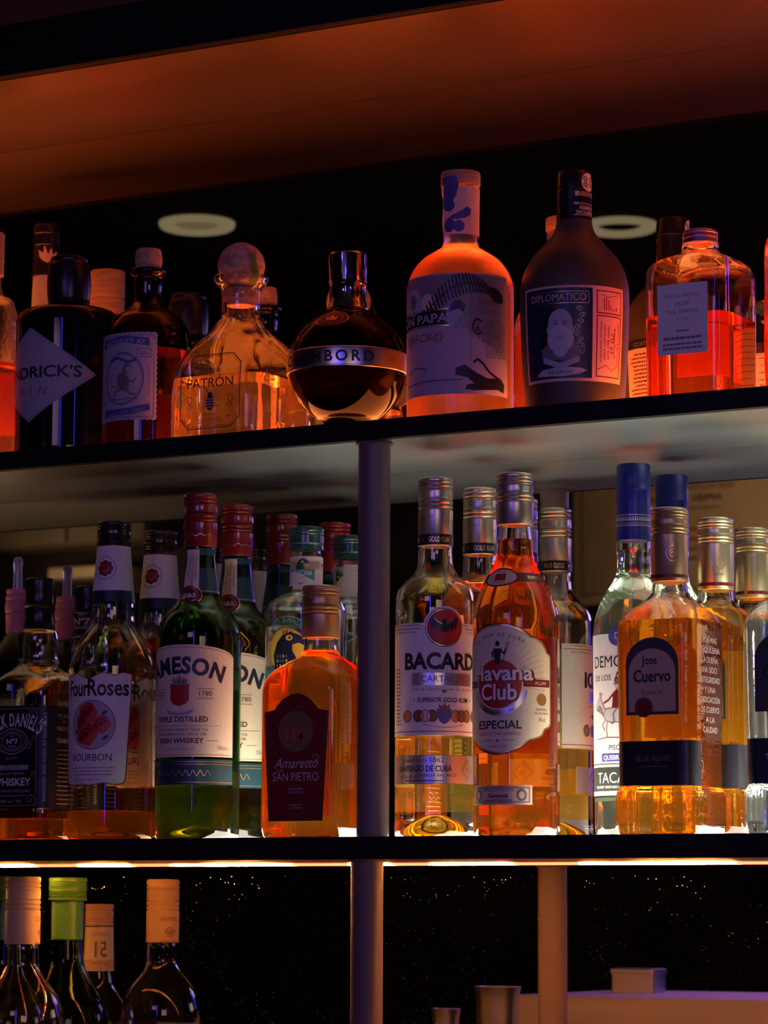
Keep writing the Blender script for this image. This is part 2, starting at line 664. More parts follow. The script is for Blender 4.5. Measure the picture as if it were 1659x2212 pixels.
        for v in bm.verts:
            x, y, L = v.co
            z = z0 + y
            a, b, c = P.at(z)
            sc = a / rref
            px, py, nx, ny = skin(a, b, c, (x + x0 + rref * R(phi)) * (sc if abs(a - c) < 0.5 else 1))
            o = off + step * L
            v.co = Vector(((px + nx * o) * 0.001, (py + ny * o) * 0.001, z * 0.001))
        bm.normal_update()
        me = bpy.data.meshes.new(name)
        bm.to_mesh(me)
        bm.free()
        for m in s.mats:
            me.materials.append(m)
        return link(name, me, root, label)


def skin(hx, hy, rc, s):
    """point and normal at arc length s from the front centre (facing -y), right positive"""
    rc = min(rc, hx, hy)
    fx, fy, q = hx - rc, hy - rc, rc * math.pi / 2
    tot = 2 * fx + 2 * q + 2 * fy
    s = (s + tot) % (2 * tot) - tot
    sg = 1 if s >= 0 else -1
    s = min(abs(s), tot - 1e-6)
    if s <= fx:
        x, y, nx, ny = s, -hy, 0, -1
    elif s <= fx + q:
        a = (s - fx) / rc
        x, y, nx, ny = fx + rc * math.sin(a), -fy - rc * math.cos(a), math.sin(a), -math.cos(a)
    elif s <= fx + q + 2 * fy:
        x, y, nx, ny = hx, -fy + (s - fx - q), 1, 0
    elif s <= fx + 2 * q + 2 * fy:
        a = (s - fx - q - 2 * fy) / rc
        x, y, nx, ny = fx + rc * math.cos(a), fy + rc * math.sin(a), math.cos(a), math.sin(a)
    else:
        x, y, nx, ny = fx - (s - fx - 2 * q - 2 * fy), hy, 0, 1
    return sg * x, y, sg * nx, ny


def back_label(root, P, z0, hw, hh, paper=None, ink=None, phi=180, n=12, barcode=False, name='back_label', x0=0):
    c = Canvas()
    c.rect(-hw, -hh, hw, hh, paper or P_CREAM, 0)
    c.frame(-hw + 1.2, -hh + 1.2, hw - 1.2, hh - 1.2, 0.3, ink or INK, 1)
    if barcode:
        c.lines(0, hh - 5, -hh * 0.1, max(3, n // 2), hw * 1.6, 0.9, ink or INK, 1)
        x = -hw * 0.6
        while x < hw * 0.6:
            wd = random.choice((0.4, 0.7, 1.1))
            c.rect(x, -hh + 5, x + wd, -hh * 0.25, ink or INK, 1)
            x += wd + random.choice((0.5, 0.8))
    else:
        c.lines(0, hh - 5, -hh + 4, n, hw * 1.6, 1.0, ink or INK, 1)
    return c.wrap(name, root, P, z0, phi, x0)


# ------------------------------------------------------------------ the setting
X0, X1 = -1.15, 1.0
ZU, ZM, ZB, ZT = 0.347, 0.0, -0.337, 0.700

# mirror behind the shelves, with a little dust on it
mm = mat('dusty_mirror', (0.86, 0.85, 0.84), 0.0, metal=1)
nt = mm.node_tree
b = nt.nodes['Principled BSDF']
tc = nt.nodes.new('ShaderNodeTexCoord')
vo = nt.nodes.new('ShaderNodeTexVoronoi')
vo.inputs['Scale'].default_value = 260
nz = nt.nodes.new('ShaderNodeTexNoise')
nz.inputs['Scale'].default_value = 9
nz.inputs['Detail'].default_value = 2
lt = nt.nodes.new('ShaderNodeMath')
lt.operation = 'LESS_THAN'
lt.inputs[1].default_value = 0.095
gt = nt.nodes.new('ShaderNodeMath')
gt.operation = 'GREATER_THAN'
gt.inputs[1].default_value = 0.50
mu = nt.nodes.new('ShaderNodeMath')
mu.operation = 'MULTIPLY'
df = nt.nodes.new('ShaderNodeBsdfDiffuse')
df.inputs[0].default_value = (0.85, 0.8, 0.75, 1)
mx = nt.nodes.new('ShaderNodeMixShader')
nt.links.new(tc.outputs['Object'], vo.inputs['Vector'])
nt.links.new(tc.outputs['Object'], nz.inputs['Vector'])
nt.links.new(vo.outputs['Distance'], lt.inputs[0])
nt.links.new(nz.outputs['Fac'], gt.inputs[0])
nt.links.new(lt.outputs[0], mu.inputs[0])
nt.links.new(gt.outputs[0], mu.inputs[1])
sx = nt.nodes.new('ShaderNodeSeparateXYZ')
lw = nt.nodes.new('ShaderNodeMath')                 # the dust lies on the lower part
lw.operation = 'LESS_THAN'
lw.inputs[1].default_value = -0.03
m2 = nt.nodes.new('ShaderNodeMath')
m2.operation = 'MULTIPLY'
nt.links.new(tc.outputs['Object'], sx.inputs[0])
nt.links.new(sx.outputs['Z'], lw.inputs[0])
nt.links.new(mu.outputs[0], m2.inputs[0])
nt.links.new(lw.outputs[0], m2.inputs[1])
nt.links.new(m2.outputs[0], mx.inputs[0])
nt.links.new(b.outputs[0], mx.inputs[1])
nt.links.new(df.outputs[0], mx.inputs[2])
nt.links.new(mx.outputs[0], nt.nodes['Material Output'].inputs[0])
mir = box('mirror', (X0, 0.0, -0.45), (X1, 0.006, 0.688), mm)
tag(mir, 'wall mirror behind all the bottle shelves reflecting the dark bar', 'mirror')

tag(box('wall_back', (-4.6, 0.007, -1.45), (2.6, 0.15, 1.12), DARK_WALL), kind='structure')
tag(box('floor', (-4.6, -4.6, -1.55), (2.6, 0.15, -1.45), FLOOR_M), kind='structure')
tag(box('ceiling', (-4.6, -4.6, 1.12), (2.6, 0.15, 1.2), CEIL_M), kind='structure')
tag(box('wall_left', (-4.75, -4.6, -1.45), (-4.6, 0.15, 1.12), DARK_WALL), kind='structure')
tag(box('wall_right', (2.6, -4.6, -1.45), (2.75, 0.15, 1.12), DARK_WALL), kind='structure')
tag(box('wall_front', (-4.6, -4.75, -1.45), (2.6, -4.6, 1.12), REAR_WALL), kind='structure')


def shelf(name, z, y0, th, label, panel=None, under=SHELF_UNDER):
    """black fascia, deck, brushed underside; panel = list of light fields let into the deck"""
    root = thing(name, label, 'shelf', (0, 0, z), group='bottle shelves on the mirror wall')
    box('fascia', (X0, y0, -th), (X1, y0 + 0.008, 0.0), SHELF_BLACK, root, 0.0008)
    box('deck', (X0, y0 + 0.0081, -th + 0.0031), (X1, -0.0005, -0.0008), SHELF_BLACK, root)
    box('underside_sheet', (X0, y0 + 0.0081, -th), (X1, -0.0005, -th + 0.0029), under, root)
    for (a, b_, c, d, m) in panel or ():
        bm = bmesh.new()
        add_box(bm, (a, c, -0.0007), (b_, d, -0.0001))
        finish('light_panel', bm, m, root, smooth=False, label='glowing light panel let into the shelf')
    return root


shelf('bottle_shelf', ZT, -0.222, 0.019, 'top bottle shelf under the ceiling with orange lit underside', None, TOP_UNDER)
shelf('bottle_shelf', ZU, -0.186, 0.0165, 'upper bottle shelf lit orange with a silver underside', [(-1.0, 0.75, -0.128, -0.020, emit('orange_shelf_light', (1.0, 0.22, 0.045), PANEL_ORANGE))])
shelf('bottle_shelf', ZM, -0.186, 0.0186, 'middle bottle shelf lit white with black front edge', [
    (-1.0, -0.25, -0.118, -0.084, emit('warm_shelf_light', (1.0, 0.50, 0.25), PANEL_WARM)),
    (-0.235, 0.75, -0.142, -0.030, emit('white_shelf_light', (1.0, 0.95, 0.80), PANEL_WHITE))])
shelf('bottle_shelf', ZB, -0.186, 0.0186, 'lowest bottle shelf below the frame carrying the three lower bottles')
# the valance of the top shelf, taller than the shelf itself
tag(box('shelf_valance', (X0, -0.2285, ZT - 0.019), (X1, -0.2225, ZT + 0.028), SHELF_BLACK), 'tall black valance board along the front of the top shelf', 'valance')
bm = bmesh.new()
add_box(bm, (X0, -0.045, ZT + 0.02), (X1, -0.02, ZT + 0.028))
o = finish('cove_lamp', bm, emit('orange_cove_light', (1.0, 0.20, 0.04), 3.0), smooth=False)
tag(o, 'orange cove lamp above the top shelf at upper left', 'lamp')
o.location.z = -0.0195

# led strip under the middle shelf, along the mirror
m = bpy.data.materials.new('led_strip_light')
m.use_nodes = True
nt = m.node_tree
nt.nodes.clear()
out = nt.nodes.new('ShaderNodeOutputMaterial')
em = nt.nodes.new('ShaderNodeEmission')
tc = nt.nodes.new('ShaderNodeTexCoord')
mp = nt.nodes.new('ShaderNodeMapping')
mp.inputs['Scale'].default_value = (9, 0.5, 0.5)
nz = nt.nodes.new('ShaderNodeTexNoise')
nz.inputs['Scale'].default_value = 1.0
nz.inputs['Detail'].default_value = 1
rp = nt.nodes.new('ShaderNodeValToRGB')
rp.color_ramp.elements[0].position = 0.49
rp.color_ramp.elements[0].color = (0.010, 0.0008, 0.0003, 1)
rp.color_ramp.elements[1].position = 0.58
rp.color_ramp.elements[1].color = (1.0, 0.32, 0.065, 1)
em.inputs[1].default_value = STRIP
nt.links.new(tc.outputs['Object'], mp.inputs['Vector'])
nt.links.new(mp.outputs['Vector'], nz.inputs['Vector'])
nt.links.new(nz.outputs['Fac'], rp.inputs['Fac'])
nt.links.new(rp.outputs['Color'], em.inputs[0])
nt.links.new(em.outputs[0], out.inputs[0])
m.cycles.emission_sampling = 'FRONT_BACK'
bm = bmesh.new()
add_box(bm, (X0 + 0.05, -0.0055, -0.0208), (X1 - 0.05, -0.0012, -0.0188))
tag(finish('led_strip', bm, m, smooth=False), 'thin bright led strip under the middle shelf edge', 'light strip')


def column(x, y, z0, z1, label):
    root = thing('shelf_column', label, 'column', (x, y, z0), group='steel columns between the shelves')
    h = (z1 - z0) * 1000
    lathe('tube', root, [(h - 0.3, 13.2), (h - 0.3, 13.2), (h - 2, 13.5), (h - 2, 13.5), (2, 13.5), (2, 13.5), (0.3, 13.2)], COLUMN, 48)
    lathe('flange', root, [(h, 15.5), (h, 15.5), (h - 1.4, 16), (h - 1.4, 16)], COLUMN, 48)


column(-0.0330, -0.168, ZM, ZU - 0.0167, 'round steel column standing on the middle shelf')
column(-0.0370, -0.170, ZB, ZM - 0.0188, 'round steel column below the middle shelf, orange lit on one side')

# ------------------------------------------------------------------ the room the mirror shows


def downlight(x, y, label, core):
    root = thing('ceiling_downlight', label, 'ceiling light', (x, y, 1.12), group='round downlights in the dark ceiling')
    rim = emit('ring_room_light_glow', (1.0, 0.78, 0.42), 0.20)  # trim is no lamp; weak emission stands in for room light on it
    lathe('rim', root, [(-0.2, 40), (-0.2, 40), (-3, 42), (-9, 48), (-11, 56), (-9, 63), (-4, 66), (-0.2, 66), (-0.2, 66), (-0.1, 40)], rim, 64)
    if core:
        lathe('lens', root, [(-0.3, 40), (-0.3, 40), (-4, 36), (-7, 22), (-7, 22), (-5, 18), (-4.5, 1)], emit('downlight_lens_glow', (1.0, 0.72, 0.35), 0.13), 48)
    else:
        lathe('lens', root, [(-0.3, 40), (-0.3, 40), (-3, 34), (-3, 34), (-2.5, 1)], CEIL_M, 48)


downlight(-1.635, -1.975, 'pale ring downlight mirrored above the round tequila stopper', True)
downlight(-1.0, -2.34, 'pale ring downlight with dark centre mirrored beside the dark rum neck', False)

# notice board on the far wall
nb = thing('notice_board', 'beige framed notice board mirrored behind the blue capped bottle', 'notice board', (-1.65, -4.58, 0.885), math.pi)
FRM = mat('dark_board_frame', (0.05, 0.04, 0.035), 0.5)
bm = bmesh.new()
loft(bm, [(0, 545, 180, 30), (18, 545, 180, 30), (20, 541, 176, 26)], 64, scale=0.001)
bmesh.ops.rotate(bm, verts=bm.verts, cent=(0, 0, 0), matrix=Matrix.Rotation(R(90), 3, 'X'))
finish('board_panel', bm, grain(mat('beige_board', (0.50, 0.36, 0.22), 0.6), 5, 0.1), nb)
c = Canvas()
c.frame(-520, -155, 520, 155, 3, FRM, 0)
c.text('SUR NOTRE SITE INTERNET', 250, 95, 15, INK_BR, 0, w=300, bold=1)
c.text('APRÈS LE SERVICE', 250, 66, 16, INK, 0, w=235, bold=1)
c.lines(240, 46, 42, 1, 220, 5, INK_BR, 0)
for k in range(4):
    c.lines(270, -8 - k * 24, -8 - k * 24, 1, 200, 7, P_RED if k < 2 else INK_BR, 0)
bm = c.bm
for v in bm.verts:
    v.co = Vector((v.co.x * 0.001, -0.021, v.co.y * 0.001))
me = bpy.data.meshes.new('notice_print')
bm.to_mesh(me)
bm.free()
for q in c.mats:
    me.materials.append(q)
link('notice_print', me, nb)
# wall cupboard and a lit ledge far left in the mirror
cb = thing('wall_cupboard', 'brown wall cupboard mirrored above the bourbon bottles', 'cupboard', (-3.63, -4.58, 0.99))
box('carcass', (-0.26, 0.0, -0.07), (0.26, 0.20, 0.12), BROWN_WALL, cb, 0.004)
for sx in (-0.13, 0.13):
    box('door', (sx - 0.124, 0.201, -0.066), (sx + 0.124, 0.215, 0.116), BROWN_WALL, cb, 0.003)
box('light_ledge', (-0.10, 0.0, -0.155), (0.14, 0.16, -0.125), grain(mat('pale_wood', (0.62, 0.47, 0.28), 0.5), 8, 0.2), cb, 0.002)
# back bar in front of the mirror, low, with a steel housing, a canister and cups
bc = thing('bar_counter', 'black bar counter mirrored low behind the columns', 'counter', (0, 0, 0))
box('counter_top', (-1.3, -1.35, -0.262), (0.06, -0.42, -0.225), COUNTER_M, bc, 0.004)
box('cabinet', (-1.28, -1.33, -1.45), (0.04, -0.46, -0.2625), DARK_WALL, bc)
hs = thing('machine_housing', 'purple lit steel machine housing mirrored at lower right', 'machine', (-0.18, -0.86, -0.2249))
box('housing', (-0.19, -0.14, 0.004), (0.215, 0.13, 0.0712), STEEL_BOX, hs, 0.006)
for sx in (-0.17, 0.195):
    for sy in (-0.12, 0.11):
        lathe('foot', hs, [(4.2, 8), (4.2, 8), (0, 9), (0, 9)], CAP_BLACK, 24).location = (sx, sy, 0)
cn = thing('steel_canister', 'small square steel canister standing on the purple machine housing', 'canister', (-0.285, -0.88, -0.1536))
bm = bmesh.new()
loft(bm, [(0, 28, 18, 5), (22, 28, 18, 5), (22.5, 29.5, 19.5, 5), (27, 29.5, 19.5, 5), (28, 28, 18, 5)], 32)
finish('body', bm, STEEL, cn)
for i, (x, y, lb) in enumerate(((-0.300, -0.56, 'wide steel bar cup mirrored beside the orange column'), (-0.385, -0.60, 'narrow steel bar cup mirrored near the steel column'))):
    cp = thing('steel_cup', lb, 'cup', (x, y, -0.2249), group='steel bar cups on the counter')
    r = (25, 16)[i]
    h = (84, 58)[i]
    lathe('cup_body', cp, [(3, 1), (3, r * 0.7), (3, r * 0.7), (h * 0.5, r * 0.85), (h, r - 0.8), (h, r - 0.8), (h + 0.5, r), (h, r + 0.4), (h - 1, r), (h * 0.5, r * 0.88), (0.5, r * 0.74), (0.5, r * 0.74), (0, r * 0.7), (0, 1)], STEEL, 40)

# ------------------------------------------------------------------ bottles
GU, GM, GL = 'bottles on the upper shelf', 'bottles on the middle shelf', 'bottles on the lowest shelf'
LIFT = 0.0002


def bottle(label, x, y, z, group, rz=0.0):
    return thing('bottle', label, 'bottle', (x, y, z + LIFT), rz, group)


# ---- middle shelf: bourbon with roses
FR = [(283, 12.5), (283, 12.5), (264, 13), (222, 17), (212, 19.2), (193.8, 20.4), (183.4, 27.1), (172.9, 33.3), (156.2, 38.3), (146.6, 38.5), (49, 38.5), (25, 38.5), (10, 38.6), (4, 38.2)]


def rose(c, x, y, r, layer):
    for i in range(5):
        a = i * 1.257
        c.ell(x + 0.45 * r * math.cos(a), y + 0.45 * r * math.sin(a), r * 0.55, r * 0.5, P_RED if i % 2 else P_ROSE, layer + 0.2 * i, 14)
    c.ringe(x, y, r * 0.55, r * 0.55, r * 0.16, P_DRED, layer + 2, 14, 20, 250)
    c.ell(x, y, r * 0.25, r * 0.25, P_DRED, layer + 2, 10)


def four(label, x, y, level, phi):
    b_ = bottle(label, x, y, ZM, GM)
    _, P = glass_body(b_, FR, GLASS, level, punt=9)
    liquid(b_, P, level, AMBER)
    screw_cap(b_, 264, 286.3, 15.5, CAP_BROWN, 0.12)
    N = Prof([(264.5, 15.0), (262, 15.1), (222.5, 18.6), (212.5, 19.9)])
    c = Canvas()
    c.rect(-46, 223 - 243, 46, 263.5 - 243, P_WHITE, 0)
    c.rect(-46, 212.6 - 243, 46, 222.9 - 243, P_NAVY, 0)
    c.ringe(0, 0, 10, 10.5, 0.5, P_DRED, 1)
    for k in range(8):
        c.ell(5 * math.cos(k * 0.785), 5 * math.sin(k * 0.785), 2.6, 2.4, P_DRED, 1.5, 12)
    rose(c, 0, 0, 5.0, 2.5)
    c.wrap('neck_label', b_, N, 243, phi, ycut=4)
    c = Canvas()
    top = [(36, 48), (28, 49.5), (20, 47), (10, 49.5), (4, 47), (-3, 43.5), (-9, 45.5), (-16, 49), (-26, 47.5), (-36, 48)]
    side = [(-36, 44), (-31, -44), (-29, -48), (-20, -49.5), (-10, -47.5), (0, -49.5), (12, -47.5), (22, -49), (29, -48), (31, -44), (36, 44)]
    out_ = top + side
    c.poly([(x_ * 1.03, y_ * 1.018) for x_, y_ in out_], P_DRED, 0)
    c.poly([(x_ * 1.0, y_ * 1.0) for x_, y_ in out_], P_WHITE, 1)
    c.text('Four', -16.5, 29.5, 14, INK, 2, w=25, bold=1)
    c.text('Roses', 14.5, 29.5, 14.5, INK, 2, w=39, bold=1)
    c.ell(0, 3.5, 22, 22, P_GREY, 2)
    c.ringe(0, 3.5, 22, 22, 0.6, P_DRED, 3)
    for (px, py, pr) in ((-4, 14, 10), (9, 4, 9), (-5, -5, 11), (-9, 6, 8)):
        rose(c, px, py, pr, 3)
    for (px, py) in ((12, 14), (13, -8), (-15, -2)):
        c.ell(px, py, 3.2, 1.6, P_TEALDK, 3, 12, 0.6)
    c.text('BOURBON', -1, -28.5, 6.2, INK, 2, w=41)
    c.lines(0, -35, -41, 3, 50, 0.8, INK_G, 2)
    c.text('40% ALC. VOL. 70cl', -4, -46, 2, INK, 2, w=26)
    c.wrap('front_label', b_, P, 97.9, phi)
    back_label(b_, P, 90, 27, 40, P_WHITE, n=14)
    return b_


four('pale rose-labelled bourbon bottle with dark cap, nearly empty, in the front row', -0.3347, -0.116, 26, 8)
four('second rose-labelled bourbon bottle, fuller and peach lit, behind the nearly empty one', -0.3362, -0.0393, 185, 6)

# ---- black labelled whiskey, square
JDP = [(231, 13), (231, 13), (192, 14.5), (191, 16.8), (182, 18.8), (170, 18.0), (164.5, 18.4), (162.5, 19.2), (160.5, 18.8), (155, 25, 25, 25), (148, 33, 33, 26), (139, 36.8, 36.8, 16), (128, 37.2, 37.2, 12), (118, 37.2, 37.2, 12), (28, 37.2, 37.2, 12), (24, 37.3, 37.3, 12), (8, 37.3, 37.3, 12), (3.5, 36.6, 36.6, 12)]


def black_square(label, x, y, level, seal=True):
    b_ = bottle(label, x, y, ZM, GM)
    _, P = glass_body(b_, JDP, GLASS, level, punt=5)
    liquid(b_, P, level, AMBER)
    lathe('cap', b_, [(239, 10), (239, 12.2), (238, 13.2), (236, 13.5), (214, 13.8), (213, 14.6), (212, 13.8), (193, 14.8), (192, 15.4), (191.5, 12)], CAP_BLACK, 64)
    N = Prof([(215, 14.2), (192, 15.2)])
    if seal:
        c = Canvas()
        c.text('OLD', 0, 7, 3, P_PEACH, 0, w=8)
        c.text('Nº7', 0, -0.5, 6, P_PEACH, 0, w=17, bold=1)
        c.text('BRAND', 0, -5, 3, P_PEACH, 0, w=15)
        c.wrap('neck_seal', b_, N, 203, 8, off=0.3)
    c = Canvas()
    c.rect(-78, -46, 78, 46, P_BLACK, 0)
    c.rect(28.5, -46, 44, 46, P_NAVY, 0.5)
    c.frame(-27, -43.5, 27, 43.5, 0.35, INK_L, 1)
    for sx in (-1, 1):
        for sy in (-1, 1):
            c.curl(sx * 21, sy * 38, 4.5, 0.4, INK_L, 1, sx)
            c.curl(sx * 24, sy * 16, 3, 0.35, INK_L, 1, sx)
    c.text("JACK DANIEL'S", 3, 28, 11, INK_W, 1, w=55, bold=1, arc=42, grow=0.25)
    c.ringe(0, 14, 17, 11.5, 0.7, INK_L, 1)
    c.ringe(0, 14, 14, 9.0, 0.4, INK_L, 1)
    c.ell(0, 14, 11, 7.6, P_NAVY, 1)
    c.ringe(0, 14, 11, 7.6, 0.5, INK_L, 2)
    c.text('OLD', 0, 17.8, 1.9, INK_L, 2, w=5)
    c.text('Nº7', 0, 11.8, 4.6, INK_W, 2, w=13, bold=1)
    c.text('BRAND', 0, 8.6, 1.9, INK_L, 2, w=9)
    for sx in (-1, 1):
        c.curl(sx * 18.5, 10, 4, 0.4, INK_L, 1, sx, 1.5)
    c.text('QUALITY', 0, -2, 1.8, INK_L, 1, w=13)
    c.text('Tennessee', 0, -11.5, 6.5, INK_L, 1, w=37, bold=1)
    c.text('SOUR MASH', 0, -16, 2.2, INK_L, 1, w=28)
    c.text('WHISKEY', 0, -25.5, 6.6, INK_W, 1, w=42, bold=1)
    c.text('JACK DANIEL DISTILLERY', 0, -31.5, 2.2, INK_L, 1, w=42)
    c.lines(0, -35, -35, 1, 44, 0.6, INK_L, 1)
    c.text('40% vol  70cl', 0, -41, 2.8, INK_L, 1, w=24)
    c.text('BARRELED AND AGED AT DISTILLERY', 36, 0, 2.8, INK_L, 1, w=80, rot=R(90))
    c.text('MR. JACK', 59, 36, 2.6, INK_L, 1, w=20)
    c.text('OF', 59, 31, 2.2, INK_L, 1, w=5)
    c.text('FRENCH OAK', 59, 24, 3.4, INK_L, 1, w=22, bold=1)
    c.text('STEAMBOAT', 59, 13, 4, INK_L, 1, w=22, bold=1)
    c.lines(59, 6, -42, 13, 22, 0.8, INK_L, 1)
    c.wrap('front_label', b_, P, 74.5, 0)
    return b_


black_square('square clear whiskey bottle with big black label, front row at far left', -0.4165, -0.1160, 20, False)
black_square('black capped square whiskey bottle standing behind the black-labelled one', -0.4175, -0.0378, 150)

# ---- green Irish whiskey
JAM = [(303, 12), (303, 12), (258, 13), (224.9, 16.0), (214.6, 17.7), (206.4, 22.6), (198.1, 30.4), (189, 35), (181.7, 36.9), (172, 37.5), (165, 37.4), (71, 37.4), (12, 37.4), (4, 36.8)]


def green_irish(label, x, y, level, phi):
    b_ = bottle(label, x, y, ZM, GM)
    _, P = glass_body(b_, JAM, GLASS_GREEN, level, punt=14)
    liquid(b_, P, level, GOLD_L)
    screw_cap(b_, 258, 305.8, 15.0, CAP_RED, 0.42)
    N = Prof([(305, 15.3), (259, 15.3), (257.5, 14.2), (224.9, 16.5), (214.6, 18.2), (210, 20.5)])
    c = Canvas()
    pts = [(-16 + i, 1.6 * math.sin(i * 0.8) * math.exp(-i / 40)) for i in range(33)]
    c.line(pts, 0.5, GOLD, 0)
    c.wrap('cap_signature', b_, N, 268, phi + 20, off=0.35)
    c = Canvas()
    c.rect(-49, -24, 49, 16, P_TEALDK, 0)
    c.rect(-49, -22.5, 49, -21.8, GOLD, 1)
    c.wrap('neck_label', b_, N, 240, phi, ycut=4, off=0.2)
    c = Canvas()
    c.rect(-6.5, -17, 6.5, 17, P_CREAM, 0)
    c.text('DISTILLED', -3.4, 1.5, 1.7, INK, 1, w=19, rot=R(-90))
    c.text('MATURED & BOTTLED', -0.3, 0, 1.7, INK, 1, w=28, rot=R(-90))
    c.text('IN IRELAND', 2.8, 1, 1.7, INK, 1, w=19, rot=R(-90))
    c.ell(0, -24, 9.0, 9.0, GOLD, 1.5)
    c.ell(0, -24, 8.3, 8.3, P_DRED, 2)
    c.ringe(0, -24, 6.2, 6.2, 0.4, GOLD, 3)
    c.text('JJ&S', 0, -26, 4, INK_W, 3, w=10, bold=1)
    c.text('JAMESON', 0, -17.6, 1.4, GOLD, 3, w=7.5, arc=7)
    c.wrap('neck_seal', b_, N, 238, phi - 2, ycut=4, off=0.5, label='cream neck strip with a round dark red seal')
    c = Canvas()
    arch = [(52 * math.cos(R(a)), 37 + 12 * math.sin(R(a))) for a in range(0, 181, 10)]
    c.poly([(-52, -49)] + [(52, -49)] + arch, P_CREAM, 0)
    c.ringe(0, 37, 50, 10, 0.5, INK_G, 1, 40, 5, 175)
    c.text('JAMESON', 0, 24, 14.5, P_NAVY, 1, w=80, bold=2, arc=95)
    c.poly([(-9, 14), (9, 14), (9, 0), (6, -3), (0, -5), (-6, -3), (-9, 0)], P_RED, 1)
    c.rect(-9.6, 13.2, 9.6, 14.6, INK_G, 2)
    for k in range(-3, 4):
        c.poly([(k * 2 - 1, 15), (k * 2 + 1, 15), (k * 2.3 + 0.6, 19 + 2.5 * math.cos(k)), (k * 2.3, 23 - abs(k)), (k * 2.3 - 0.6, 19)], INK_G if k % 2 else P_DRED, 1)
    c.poly([(-14, -6), (-9, -8.5), (0, -9.5), (9, -8.5), (14, -6), (13, -11), (9, -13), (0, -14), (-9, -13), (-13, -11)], INK_L, 1)
    c.line([(-12, -9), (-8, -11), (0, -12), (8, -11), (12, -9)], 0.5, INK, 2)
    for sx, t_ in ((-1, 'ESTD'), (1, '1780')):
        c.text(t_, sx * 23, 4, 4.2, INK, 1, w=13)
        c.rect(sx * 23 - 7.5, 10, sx * 23 + 7.5, 10.4, INK, 1)
        c.rect(sx * 23 - 7.5, 1.6, sx * 23 + 7.5, 2.0, INK, 1)
    c.text('TRIPLE DISTILLED', 0, -18.5, 4.6, INK, 1, w=52, bold=1)
    c.rect(-38, -22.2, 38, -21.9, INK, 1)
    c.text('SMOOTH IRISH WHISKEY MADE THE', 0, -26.5, 2.2, INK, 1, w=52)
    c.text('JOHN JAMESON WAY SINCE 1780', 0, -30.5, 2.2, INK, 1, w=50)
    c.text('IRISH WHISKEY', 0, -37, 4.4, INK, 1, w=44, bold=1)
    for sx in (-1, 1):
        c.rect(sx * 30 - 5, -35.2, sx * 30 + 5, -34.8, INK, 1)
    c.text('PRODUCT OF IRELAND', 0, -43, 1.6, INK_G, 1, w=28)
    c.rect(-51, -47.5, 51, -47.1, INK_G, 1)
    c.text('700ml e', 40, -43, 3.6, INK_G, 1, w=12)
    c.wrap('front_label', b_, P, 120, phi)
    c = Canvas()
    c.rect(-52, -11, 52, 11, P_TEALDK, 0)
    for yy in (-9.2, 8.6, 6.4):
        c.rect(-52, yy, 52, yy + 0.5, GOLD, 1)
    pts = [(-26 + i * 0.9, -1 + 2.6 * math.sin(i * 0.9) * (1 if i % 7 else 0.2)) for i in range(62)]
    c.line(pts, 0.7, GOLD, 1)
    c.wrap('foot_label', b_, P, 58, phi)
    c = Canvas()
    c.text('1780', 0, 0, 10, GLASS_GREEN, 0, w=30)
    c.wrap('embossed_date', b_, P, 27, phi + 4, off=0.8)
    back_label(b_, P, 105, 30, 34, P_CREAM, n=14)
    return b_


green_irish('tall green whiskey bottle with cream arched label, front row, red cap', -0.2413, -0.1165, 60, 7)
green_irish('second green whiskey bottle, brightly lit, half hidden behind the front green bottle', -0.2528, -0.0384, 190, 10)

# ---- amaretto flask
SP = [(214, 12), (214, 12), (172, 14), (160.5, 15.4), (156, 19, 19, 18), (151, 26, 26, 20), (144, 33, 33, 17), (136, 37.4, 37.4, 13), (126, 39, 39, 11), (118, 39, 39, 10.5), (15, 39, 39, 10.5), (9, 39, 39, 10.5), (4, 38, 38, 10.5)]
b_ = bottle('squat orange amaretto bottle with dark red shield label next to the column', -0.1157, -0.1168, ZM, GM)
_, P = glass_body(b_, SP, GLASS, 161, punt=3)
liquid(b_, P, 161, AMARETTO)
screw_cap(b_, 172, 217.6, 16.1, CAP_BRONZE, 0.42)
c = Canvas()
pts = [(-31, 38), (-21, 40), (-19, 43), (-13, 49), (-6, 52.5), (0, 53.5), (6, 52.5), (13, 49), (19, 43), (21, 40), (31, 38), (26, -53), (-26, -53)]
c.poly([(x_ * 1.03, y_ * 1.015) for x_, y_ in pts], INK, 0)
c.poly(pts, P_DRED, 1)
c.ell(0, 22, 17.5, 17.5, INK_BR, 2)
c.ringe(0, 22, 17.5, 17.5, 0.9, COPPER, 3)
for k in range(5):
    x_ = -9 + k * 3.4
    c.ell(x_, 26, 1.2, 1.5, COPPER, 3, 10)
    c.poly([(x_ - 1.4, 24.5), (x_ + 1.4, 24.5), (x_ + 1.9, 13 + k * 0.6), (x_ - 1.9, 13 + k * 0.6)], COPPER if k % 2 else P_ROSE, 3)
c.poly([(4, 20), (12, 23), (14, 17), (9, 11), (2, 12)], COPPER, 3)
c.line([(-15, 13), (-5, 10), (6, 9), (14, 12)], 0.7, COPPER, 3)
c.text('Amaretto', 0, -9, 8.5, INK_L, 2, w=43, shear=0.35)
c.curl(20, -1, 4, 0.5, INK_L, 2, -1, 1.0)
c.line([(-20, -10), (-12, -11), (-22, -13)], 0.4, INK_L, 2)
c.text('SAN PIETRO', 0, -20, 7.2, INK_L, 2, w=46)
c.text('LIQUORE', 0, -27.5, 1.8, INK_L, 2, w=14)
c.text('CLASSICO', 0, -30.5, 1.8, INK_L, 2, w=15)
c.text('PRODOTTO', 0, -41, 1.4, INK_L, 2, w=13)
c.text('IN ITALIA', 0, -43.5, 1.4, INK_L, 2, w=12)
c.wrap('front_label', b_, P, 68, 0)
